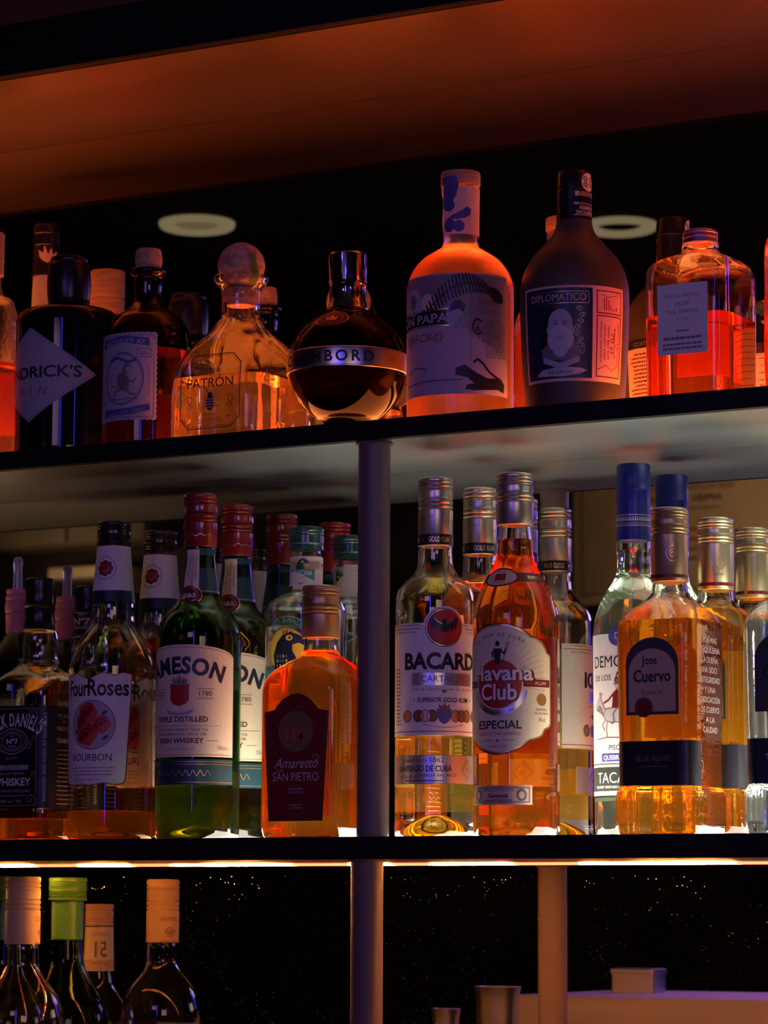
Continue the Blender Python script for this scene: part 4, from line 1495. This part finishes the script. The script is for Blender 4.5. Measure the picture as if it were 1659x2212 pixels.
# small sitting ape
c.ell(1, -5, 6, 9, INK_G, 1.6, 20, 0.3)
c.ell(5, 7, 4.6, 4.6, INK_G, 1.8, 18)
c.ell(6.5, 6, 2.8, 3.0, P_GREY, 2.6, 14)
c.line([(0, -11), (-7, -14), (-9, -20)], 2.0, INK_G, 1.6)
c.line([(4, -12), (8, -16), (14, -17)], 2.0, INK_G, 1.6)
c.line([(4, -3), (11, -6), (14, -2)], 1.6, INK_G, 1.6)
c.line([(-4, -10), (-12, -8), (-14, 0), (-10, 3)], 1.0, INK_G, 1.6)
c.line([(-15, -20), (-4, -21), (8, -20), (16, -21)], 0.8, P_BLUE, 1.6)
for k in range(7):
    c.ell(-12 + k * 4, 15 + 2 * math.sin(k), 2.4, 1.4, P_BLUE, 1.5, 10)
c.text('DISTILLERS', 26.4, -4, 2.2, INK_G, 1, w=26, rot=R(90))
c.poly([(-22, -36), (10, -35), (27, -31), (26, -25), (8, -29), (-22, -30)], P_BLUE, 2.2)
c.text('WILD DRY GIN', 1, -34.6, 3.2, P_GREY, 3, w=38, rot=R(6))
c.wrap('front_label', b_, P, 67.5, 1)

# square handmade tequila with ball stopper
PAT = [(157.5, 14), (157.5, 24), (155, 25), (152.4, 24), (148, 20), (143.9, 18), (131, 17.2), (121, 17.6), (114, 23), (105.9, 28.5, 28.5, 27.5), (93.2, 39, 39, 31), (84, 44, 44, 27), (74, 47, 47, 23), (60, 48.4, 48.4, 20), (42, 49, 49, 18), (12, 49, 49, 18), (6, 48.5, 48.5, 18), (2, 47, 47, 18)]
b_ = bottle('squat clear tequila bottle glowing orange with round ball stopper', -0.2149, -0.095, ZU, GU)
_, P = glass_body(b_, PAT, GLASS_PATRON, 61, t=4, base=8, punt=3, n=96)
liquid(b_, P, 61, liq('pale_orange_tequila', (1.0, 0.86, 0.66)), t=4, base=10)
bm = bmesh.new()
rings_ = [(163.5 - 21.3 * math.cos(R(a)) + 3.6, 21.3 * math.sin(R(a))) for a in range(22, 180, 8)]
loft(bm, norm([(130, 13), (146, 14.2), (146, 14.2)] + rings_), 48)
finish('ball_stopper', bm, CORK, b_, angle=50)
c = Canvas()
c.rect(-3.2, -15, 3.2, 15, RIBBON, 0)
c.wrap('ribbon', b_, Prof([(188, 10), (182, 15), (175, 20), (167, 22), (160, 23.5), (157.5, 25.2), (152, 24.6), (146, 19.5), (140, 18.5), (131, 17.8)]), 161, 62, ycut=1.5, off=0.8, label='olive green paper ribbon')
c = Canvas()
oc = [(-22, 33), (22, 33), (31, 24), (31, -24), (22, -33), (-22, -33), (-31, -24), (-31, 24)]
for p_, q_ in zip(oc, oc[1:] + oc[:1]):
    c.line([p_, q_], 0.9, ETCH, 0)
    c.line([(p_[0] * 0.95, p_[1] * 0.95), (q_[0] * 0.95, q_[1] * 0.95)], 0.35, ETCH, 0)
c.text('SILVER', 0, 16.5, 3.8, ETCH, 0, w=22)
c.text('PATRÓN', 0, 3.5, 8.2, ETCH, 0, w=50)
c.ell(0, -11, 4.2, 6.6, ETCH, 0, 20)
for k in range(4):
    c.rect(-4.6, -15 + k * 2.4, 4.6, -14 + k * 2.4, P_PEACH, 0.8)
c.ell(0, -3.6, 2.8, 2.4, ETCH, 0, 14)
for sx in (-1, 1):
    c.ringe(sx * 7, -10, 5.5, 4.5, 0.4, ETCH, 0, 20)
    c.line([(sx * 1, -2), (sx * 2.5, 0.5)], 0.4, ETCH, 0)
    c.curl(sx * 22, -8, 4.5, 0.7, ETCH, 0, sx)
    c.curl(sx * 21, -14, 3.2, 0.6, ETCH, 0, -sx)
c.text('TEQUILA', 0, -22, 2.4, ETCH, 0, w=14)
c.text('HECHO EN MEXICO', 0, -26.5, 2.2, ETCH, 0, w=24)
c.rect(-14, -28.4, 14, -28, ETCH, 0)
c.text('700 ml', -24, -27.5, 2.6, ETCH, 0, w=9)
c.text('40% alc', 22, -24.5, 2.2, ETCH, 0, w=11)
c.wrap('etched_front', b_, P, 46, 0, cut=4, ycut=4)
c = Canvas()
c.text('PATRÓN', 0, 0, 6.5, GLASS_PATRON, 0, w=52, bold=1)
c.wrap('embossed_name', b_, P, 13, 0, 31 + 0.5 * math.pi * 18 + 31, off=0.9)

# round raspberry liqueur
b_ = bottle('round dark liqueur bottle with chrome cap and metal belt', -0.1003, -0.100, ZU, GU)
sp = [(64 + 52.7 * math.cos(R(a)), 52.7 * math.sin(R(a))) for a in range(22, 162, 7)]
CH = [(136, 14), (136, 14), (117, 15.5), (114.8, 17.5)] + sp[0:] + [(11, 21), (6, 22), (2, 21)]
CH = [(z_, max(r_, 15)) for z_, r_ in CH]
CH.sort(key=lambda p_: -p_[0])
_, P = glass_body(b_, CH, GLASS_PURPLE, 104, t=3, punt=2, base=9)
liquid(b_, P, 104, liq('raspberry_liqueur', (0.30, 0.02, 0.06)), t=3, base=9)
bm = bmesh.new()
loft(bm, norm([(165.1, 13), (165.1, 16.4), (163.8, 17.1), (141, 17.1), (139.6, 17.1), (139.4, 16.2)]), 48, True, True, 0, (140, 164.5))
finish('chrome_cap', bm, CHROME, b_, angle=25)
lathe('collar', b_, [(139.3, 15.8), (139.3, 16.4), (137, 16.6), (136, 16.0), (122, 16.0), (121, 16.7), (118, 16.7), (116, 17.6), (115, 17.4), (114.8, 15)], CHROME, 64, smooth=False)
c = Canvas()
for k in range(-6, 7):
    c.poly([(k * 8, 5.5), (k * 8 + 2.6, 0), (k * 8, -5.5), (k * 8 - 2.6, 0)], P_BLACK, 0)
    c.rect(k * 8 + 3.4, -5.5, k * 8 + 4.6, 5.5, P_BLACK, 0)
c.wrap('collar_pattern', b_, Prof([(136, 16.0), (122, 16.0)]), 129, 5, off=0.15)
lathe('metal_belt', b_, [(74.2, 50), (74.2, 52.6), (73.6, 53.2), (66, 53.9), (57, 53.5), (56.4, 53), (56.4, 50)], mat('worn_silver_belt', (0.55, 0.52, 0.48), 0.28, metal=1), 96, smooth=False)
c = Canvas()
c.text('CHAMBORD', 0, -4.6, 9.4, INK, 0, w=94, bold=1, space=0.25)
for yy in (-7.9, 7.2):
    c.rect(-150, yy, 150, yy + 0.5, INK_G, 0)
c.wrap('belt_lettering', b_, Prof([(76, 53.2), (66, 53.9), (56, 53.4)]), 65.5, 6, off=0.15)
c = Canvas()
c.ell(0, 0, 15, 7.6, COPPER, 0)
c.ell(0, 0, 14, 7.0, P_DRED, 1)
c.ringe(0, 0, 10.5, 5.2, 0.4, COPPER, 2)
c.poly([(-4.5, -2.4), (4.5, -2.4), (5.5, 2.2), (2.6, 0.2), (0, 3.2), (-2.6, 0.2), (-5.5, 2.2)], COPPER, 2)
c.wrap('crown_seal', b_, P, 101.5, 9, ycut=1, off=0.5)

# misted pink rum
b_ = bottle('tall pink glowing rum bottle with large lilac wrap label', 0.0122, -0.100, ZU, GU)
PAP = [(212, 13), (212, 15.5), (210, 16.3), (206, 16.3), (205, 15.7), (181.9, 15.9), (159.5, 15.8), (155.4, 21.5), (147.3, 33.4), (140, 39.5), (133.1, 43.2), (125, 45.6), (117, 46), (108, 46), (20, 46), (8, 46), (2, 45)]
_, P = glass_body(b_, PAP, GLASS_FROST, 200, t=3)
liquid(b_, P, 150, liq('pink_rum', (0.92, 0.62, 0.45)), t=3)
lathe('cork_cap', b_, [(224.8, 14), (224.8, 16.6), (223.5, 17.2), (213.5, 17.2), (212.4, 16.6), (212.2, 12)], WOOD_CAP, 64, smooth=False)
N = Prof([(224, 17.2), (213, 17.2), (212, 16.3), (206, 16.3), (181, 16.0), (160, 15.9)])
c = Canvas()
c.rect(-15, -22, 33, 20, P_PEACH, 0)
c.poly([(-15, 29), (-1, 29), (1, 22), (-1, 12), (-4, 8), (-2, 2), (-6, -2), (-12, -1), (-15, 2)], P_BLUE, 1)
c.ell(-8, -14, 6, 6, P_BLUE, 1, 20)
c.ell(1, -15, 5, 5, P_BLUE, 1, 20)
c.poly([(-10, -8), (2, -2), (8, 2), (12, 0), (11, -5), (6, -8), (0, -9)], P_BLUE, 1)
c.wrap('neck_label', b_, N, 190, 20, ycut=3, off=0.3)
c = Canvas()
LIL = mat('lilac_paper', (0.50, 0.36, 0.44), 0.6)
c.rect(-80, -52, 48, 52, LIL, 0)
c.rect(-80, 8, -8, 20, P_BLACK, 1)
c.text('DON PAPA', -44, 10, 7.6, P_GREY, 2, w=66, bold=1)
for yy in (20.6, 6.4):
    c.rect(-80, yy, -6, yy + 0.9, GOLD, 1)
c.text('BAROKO', -36, -6, 7.5, INK_BR, 1, w=44)
c.curl(-50, -6, 5, 0.6, INK_BR, 1, 1)
c.curl(-20, -5, 5, 0.6, INK_BR, 1, -1)
# fern
for k in range(22):
    t_ = k / 21
    x_ = -32 + 62 * t_
    y_ = 18 + 28 * math.sin(t_ * 2.3) - 4 * t_
    l_ = 4 + 5 * math.sin(t_ * 3.1)
    c.line([(x_, y_), (x_ - 2, y_ + l_)], 1.5, INK, 2)
    c.line([(x_, y_), (x_ + 2.5, y_ - l_)], 1.5, INK, 2)
c.line([(-32 + 62 * t_ / 20, 18 + 28 * math.sin(t_ / 20 * 2.3) - 4 * t_ / 20) for t_ in range(21)], 1.0, INK, 2.5)
c.ell(33, 34, 9, 5.5, INK, 2.2, 20, -0.6)
# flowers and a face in profile
c.ell(-48, 30, 11, 12, P_GREY, 1)
c.ell(-48, 30, 5, 6.5, INK_G, 2, 20)
c.ell(-30, 28, 8, 7, P_PEACH, 1, 20)
c.ell(-4, 15, 8, 11, P_GREY, 2.6, 24)
c.poly([(-10, 18), (-7, 27), (-1, 29), (4, 24), (3, 17), (-1, 21)], P_NAVY, 3)
for k in range(4):
    c.curl(-3 + 2 * k, 6 + 3 * k, 2.4, 0.6, INK_G, 3.4, 1)
# right text panel
c.rect(8.5, -28, 9.0, 40, INK_G, 1)
c.text('BAROKO', 28, 25, 4.6, INK_BR, 1, w=26)
c.lines(29, 20, 18, 2, 24, 0.7, INK_G, 1)
c.lines(32, 11, -20, 14, 24, 0.8, INK_G, 1)
c.ringe(15, 6, 5, 7, 1.6, INK, 1, 24, 40, 320)
c.text('6', 15, 2, 6, INK, 1, w=4)
# big cat
cat = [(-4, -30), (4, -27), (14, -34), (24, -38), (38, -37), (43, -42), (42, -49), (34, -47), (22, -48), (12, -49), (4, -48), (6, -44), (12, -43), (6, -38), (-4, -36)]
c.poly(cat, INK, 2)
c.line([(36, -38), (26, -33), (20, -26), (15, -22), (11, -25)], 2.0, INK, 2)
c.line([(-60, -42), (-30, -40), (2, -40)], 1.4, INK_G, 1.5)
c.line([(-56, -32), (-44, -27), (-30, -30)], 1.6, INK_G, 1.5)
c.wrap('wrap_label', b_, P, 76, 28.5, step=0.08)

# matte dark rum
b_ = bottle('dark matte rum bottle with navy portrait label', 0.1215, -0.100, ZU, GU)
DIP = [(200, 13), (200, 13), (170, 14.9), (160, 17.6), (150, 25.4), (138.1, 35.9), (130, 40.6), (122.2, 43.7), (112, 45.6), (102, 46), (82.5, 45.7), (43.0, 43.9), (20, 42.2), (8, 41.4), (2, 40)]
bm = bmesh.new()
loft(bm, smooth_prof(DIP), 64)
finish('glass_body', bm, GLASS_MATTE, b_, angle=50)
P = Prof(DIP)
lathe('stopper', b_, [(212.0, 11), (212, 13.6), (210.5, 14.4), (196, 14.5), (196, 14.5), (195.6, 14.2), (195.2, 14.6), (172, 14.9), (170, 15.2), (169.5, 12)], CAP_BLACK, 64, smooth=False)
N = Prof([(212, 14.5), (170, 15.0)])
for ph in (28 + 52, 28 - 115):
    c = Canvas()
    c.ell(0, 7, 7.5, 8, P_CREAM, 0, 24)
    for k in range(4):
        c.curl((-3.5, 3.5, -3, 3)[k], (9, 9, 4, 4)[k], 2.6, 0.8, INK, 1, 1 if k % 2 else -1)
    c.rect(-13, -5.6, 8, -1.4, GOLD, 0)
    for yy in (-11.8, -13, -22.4):
        c.rect(-14, yy, 8, yy + 0.7, GOLD, 0)
    c.text('RESERVA', -2, -17, 2.8, P_CREAM, 0, w=15, bold=1)
    c.text('EXCLUSIVA', -3, -21, 2.8, P_CREAM, 0, w=18, bold=1)
    c.wrap('neck_seal', b_, N, 195, ph, off=0.3)
c = Canvas()
pts = []
for i in range(60):
    pts.append((47 + (0.7 if i % 2 else 0), 40 - 80 * i / 59))
c.poly([(-49, 40), (16, 40)] + pts + [(16, -40), (-49, -40)], P_PEACH, 0)
c.poly([(-46.5, 38), (15, 38), (15, -37.5), (-46.5, -37.5)], P_NAVY, 1)
c.frame(-43, 25, 12, 35, 0.4, GOLD, 2)
c.text('DIPLOMÁTICO', -15, 27.2, 6, P_PEACH, 2, w=50)
# portrait of an old bearded man
c.ell(-12, -1, 19, 23, P_BLACK, 1.6)
c.poly([(-27, -22), (3, -22), (6, -14), (0, -9), (-12, -6), (-24, -9), (-30, -14)], INK_G, 2.2)
c.ell(-12, 8, 10.5, 12, P_GREY, 2.6)
c.ell(-12, -5, 11.5, 11, INK_L, 2.9)
c.ell(-12, -12, 6.5, 8, INK_L, 3.0)
for sx in (-1, 1):
    c.ell(-12 + sx * 4, 8, 2.0, 1.1, INK_G, 3.5, 12)
    c.line([(-12 + sx * 2, 10.6), (-12 + sx * 6, 10.2)], 0.7, INK_G, 3.5)
    c.line([(-12, -0.5), (-12 + sx * 6, -2.5)], 1.2, P_GREY, 3.8)
    c.ell(-12 + sx * 10.5, 3, 1.5, 3, P_GREY, 2.6, 12)
c.poly([(-13, 8), (-11, 8), (-10.4, 2), (-13.6, 2)], INK_L, 3.4)
c.rect(-15, -4.4, -9, -3.6, INK_G, 4)
c.poly([(-28, -19), (-12, -25), (4, -19), (4, -24), (-12, -30), (-28, -24)], P_GREY, 3.6)
c.poly([(-36, -35), (-30, -30), (-12, -28), (4, -29), (11, -31), (4, -34), (-10, -36)], INK_L, 2.4)
c.text('RESERVA', -13, -33.6, 2.6, P_NAVY, 3.2, w=22)
for k in range(6):
    c.curl(4 + 2.5 * math.sin(k * 1.3), 20 - k * 5.2, 2.6, 0.7, INK_L, 2, 1 if k % 2 else -1)
c.frame(0.5, -17, 8, -8.5, 0.4, INK_L, 2)
for q in ((2.5, -11.5), (6, -11), (4.2, -14.5)):
    c.star(*q, 0.9, INK_W, 2)
# side strip
c.frame(18.5, 17, 44.5, 36.5, 0.9, P_DRED, 1)
c.frame(18.5, -36, 44.5, 15.5, 0.9, P_DRED, 1)
for k in range(7):
    c.rect(25 + k * 2.2, 20, 26 + k * 2.2, 26 + 5 * math.sin(k * 0.8 + 1), P_RED, 1)
c.line([(22, 33), (30, 31), (41, 34)], 0.5, P_RED, 1)
for k, xx in enumerate((22, 25.5, 29, 32.5, 36, 40)):
    c.text(('RON DE VENEZUELA', 'DISTILLERY AGED', 'MANY BEST RUM', '70 cl', 'RESERVA', 'CRAFTED & BOTTLED')[k], xx, -7, (1.6, 1.8, 2.2, 4, 1.6, 2)[k], P_DRED, 1, w=(34, 30, 28, 18, 26, 36)[k], rot=R(-90))
c.line([(20, -30), (28, -26), (34, -30), (42, -25)], 0.5, P_RED, 1)
c.wrap('front_label', b_, P, 66.5, 26.4, ycut=5, step=0.09)
c = Canvas()
c.rect(-30, -38, 30, 34, P_PEACH, 0)
c.rect(-30, 26, 30, 34, P_NAVY, 1)
c.text('DIPLOMÁTICO', 0, 28, 3.6, GOLD, 2, w=40)
c.lines(0, 20, -22, 13, 52, 1.4, P_DRED, 1)
for k in (-12, 0, 12):
    c.ringe(k, -31, 4, 4, 0.8, P_DRED, 1, 20)
c.text('70cl', 22, -32, 3, P_DRED, 1, w=9)
c.wrap('back_label', b_, P, 62, 180, ycut=5)

# square whisky
b_ = bottle('square amber whisky bottle with small pale pink label and violet screw cap', 0.2374, -0.100, ZU, GU)
NIK = [(146, 12), (146, 12), (138, 13.6), (137, 15.2), (134, 15.2), (131.5, 16), (129.5, 17.5, 17.5, 17), (127, 23, 23, 20), (123, 30.5, 30.5, 17), (118.5, 34.6, 34.6, 14), (112, 36.6, 36.6, 12.5), (105, 36.8, 36.8, 12), (16, 36.6, 36.6, 12), (8, 36.5, 36.5, 12), (2, 35.4, 35.4, 12)]
_, P = glass_body(b_, NIK, mat('thick_clear_glass', (0.98, 0.95, 0.92), 0.0, trans=1, ior=1.42, bump=(22, 0.08, (1, 1, 1))), 75, t=4, punt=2)
liquid(b_, P, 75, WHISKY_L, t=4)
screw_cap(b_, 138.4, 149.5, 14.5, CAP_PURPLE, 0.05)
c = Canvas()
c.rect(-22.3, -29, 22.3, 29, P_WHITE, 0)
c.text('NIKKA WHISKY', 0, 17.5, 3.0, INK_G, 1, w=33, space=0.2)
c.text('FROM', 0, 11, 2.8, INK_G, 1, w=12, space=0.2)
c.text('THE BARREL', 0, 4.5, 3.0, INK_G, 1, w=29, space=0.2)
c.text('alc. 51.4%', 0, -1, 1.6, INK_G, 1, w=10)
c.lines(0, -10.5, -10.5, 1, 14, 1.4, INK_G, 1)
c.lines(0, -17, -17, 1, 34, 2.2, INK_G, 1, 0.05)
c.lines(0, -21.5, -25, 2, 36, 1.5, INK_G, 1, 0.05)
c.wrap('front_label', b_, P, 70, 0)
back_label(b_, P, 53, 27, 22, P_PEACH, INK_BR, phi=0, x0=4 * 24.8 + math.pi * 12, barcode=True, n=8)

# orange bottle cut by the right edge
b_ = bottle('glowing orange bottle cut by the right edge of the upper shelf', 0.3416, -0.100, ZU, GU)
_, P = glass_body(b_, [(205, 13), (205, 15.2), (203, 15.6), (198, 15), (170, 15), (161.2, 15.6), (155, 20), (149.8, 26.2), (142.1, 35.5), (135, 40.5), (126.9, 43.4), (115.4, 44.1), (100, 44.1), (13, 44), (3, 42.5)], GLASS_ROUGH, 135, t=3)
liquid(b_, P, 135, liq('orange_spirit', (1.0, 0.55, 0.28)), t=3)
lathe('cork_cap', b_, [(216, 14), (216, 16), (214, 16.6), (206, 16.6), (205.2, 15), (205.1, 11)], WOOD_CAP, 48, smooth=False)
c = Canvas()
c.rect(-34, -40, 34, 40, P_CREAM, 0)
c.frame(-32, -38, 32, 38, 0.6, INK_BR, 1)
c.lines(0, 24, -30, 8, 48, 2, INK_BR, 1)
c.wrap('front_label', b_, P, 62, 10)
back_label(b_, P, 60, 34, 36, P_CREAM, INK_BR)

# frosted vodka, outside the frame, seen in the mirror only
b_ = bottle('frosted white bottle with winged neck emblem, mirrored above the black gin', -0.5850, -0.113, ZU, GU)
bm = bmesh.new()
GG = [(240, 12.5), (240, 12.5), (225, 13.4), (200, 14.2), (188, 16), (176, 23), (164, 32), (152, 38), (140, 40.5), (128, 41), (10, 41), (2, 39)]
loft(bm, smooth_prof(GG), 64)
finish('glass_body', bm, GLASS_WHITE, b_, angle=50)
lathe('capsule', b_, [(285.3, 10), (285.3, 12.6), (284, 13.4), (276, 13.5), (275, 12.6), (274, 13.4), (264, 13.6), (263, 12.9), (262, 13.6), (238, 14), (236, 15), (232, 15), (231.5, 13)], CAP_BLACK, 64, smooth=False)
N = Prof([(285, 13.5), (232, 14.3)])
for ph in (0, 140):
    c = Canvas()
    c.poly([(0, -8), (-9, -3), (-11, 5), (-6, 1), (-4, 8), (-1, 1), (3, 10), (4, 2), (9, 6), (8, -2), (4, -6)], P_PEACH, 0)
    c.wrap('wing_emblem', b_, N, 252, ph, off=0.4)

# ------------------------------------------------------------------ lowest shelf
CAMP = [(302, 12.5), (302, 12.5), (248, 13.5), (243, 14.8), (232, 15.2), (224.1, 15.9), (217, 19), (211.7, 23.0), (205, 28.5), (199.3, 32.4), (191, 36), (182.8, 38.0), (172, 39), (160, 39), (10, 39), (3, 38)]
b_ = bottle('clear aperitif bottle with tall cream cap at lower left corner', -0.4308, -0.113, ZB, GL)
_, P = glass_body(b_, CAMP, GLASS, 20, punt=8)
liquid(b_, P, 20, AMBER)
screw_cap(b_, 244.8, 305.4, 15.8, CAP_CREAM, 0.47)
N = Prof([(300, 15.9), (245, 15.9)])
for ph in (118,):
    c = Canvas()
    c.text('CAMPARI', 0, 6, 4.6, INK_BR, 0, w=21)
    c.ringe(0, -4.5, 5, 5, 0.7, INK_BR, 0, 24)
    c.poly([(-2.4, -2), (2.4, -2), (2.4, -5.5), (0, -8), (-2.4, -5.5)], INK_BR, 0)
    for sx in (-1, 1):
        c.curl(sx * 4.6, -4, 1.8, 0.5, INK_BR, 0.4, sx)
    c.lines(0, -13.5, -13.5, 1, 20, 0.9, INK_BR, 0)
    c.wrap('cap_print', b_, N, 259, ph, off=0.25)
for ph in (15, 195):
    c = Canvas()
    c.rect(-38, -45, 38, 22, P_CREAM, 0)
    c.text('CAMPARI', 0, 8, 8, P_NAVY, 1, w=56, bold=1)
    c.lines(0, 0, -36, 10, 58, 1.4, INK, 1)
    c.wrap('front_label' if ph == 15 else 'back_label', b_, P, 145, ph)

b_ = bottle('green glass bottle with ribbed olive cap, left edge below the middle shelf', -0.4975, -0.0485, ZB, GL)
_, P = glass_body(b_, [(300, 12), (300, 12), (284, 13), (248, 14.2), (235, 15.5), (222.4, 17.4), (205.3, 25.4), (196, 31), (188.3, 35.5), (178, 39.5), (168, 41), (155, 41.5), (10, 41.5), (3, 40)], GLASS_GREEN, 185, punt=10)
liquid(b_, P, 185, GOLD_L)
screw_cap(b_, 284.4, 306.4, 18.4, CAP_GREEN, 0.08)
lathe('neck_foil', b_, [(284.3, 13), (284.3, 15.4), (283, 15.6), (249, 15.4), (248, 15.6), (247, 15.0), (247, 13.5)], mat('green_foil', (0.04, 0.15, 0.03), 0.35, metal=0.3), 64, smooth=False)
c = Canvas()
c.rect(-40, -30, 40, 30, P_CREAM, 0)
c.lines(0, 20, -24, 10, 60, 1.6, INK, 1)
c.wrap('front_label', b_, P, 95, 10)

b_ = bottle('pastis bottle with beige ringed cap, seen in the mirror behind the green bottle', -0.5235, -0.1385, ZB, GL)
_, P = glass_body(b_, [(278, 11.5), (278, 11.5), (252, 12.5), (215, 14.5), (200, 17), (188, 24), (178, 31), (168, 35), (158, 36), (150, 36), (10, 36), (3, 35)], GLASS, 150, n=48)
liquid(b_, P, 150, GOLD_L)
screw_cap(b_, 260, 281.5, 14.2, mat('beige_ringed_cap', (0.62, 0.44, 0.30), 0.45), 0.1)
N = Prof([(260, 13.6), (215, 14.8)])
for ph in (0, 142):
    c = Canvas()
    c.rect(-21, -22, 21, 21, P_CREAM, 0)
    c.rect(-21, -21, 21, -11, P_BEIGE, 1)
    c.text('51', 0, -8, 15, INK, 1, w=15, bold=1)
    c.text('PASTIS', 0, 12, 3.4, INK_BR, 1, w=15)
    c.lines(0, -15, -15, 1, 20, 1.2, INK_BR, 2)
    c.wrap('neck_label' if ph == 0 else 'neck_back_label', b_, N, 238, ph, off=0.35)

# ------------------------------------------------------------------ prints belong to the part they sit on
SUB = {'cap_band': 'screw_cap', 'cap_signature': 'screw_cap', 'cap_stripe': 'screw_cap', 'cap_crest': 'screw_cap', 'cap_print': 'screw_cap',
       'cap_border': 'cap_sleeve', 'belt_lettering': 'metal_belt', 'collar_pattern': 'collar', 'wing_emblem': 'capsule', 'notice_print': 'board_panel'}
for o in list(COL.objects):
    base = o.name.split('.')[0]
    host = SUB.get(base)
    if base == 'neck_seal' and o.parent:
        host = 'cap' if any(c.name.split('.')[0] == 'cap' for c in o.parent.children) else 'stopper'
    if host and o.parent:
        h = [c for c in o.parent.children if c.name.split('.')[0] == host]
        if h:
            o.parent = h[0]
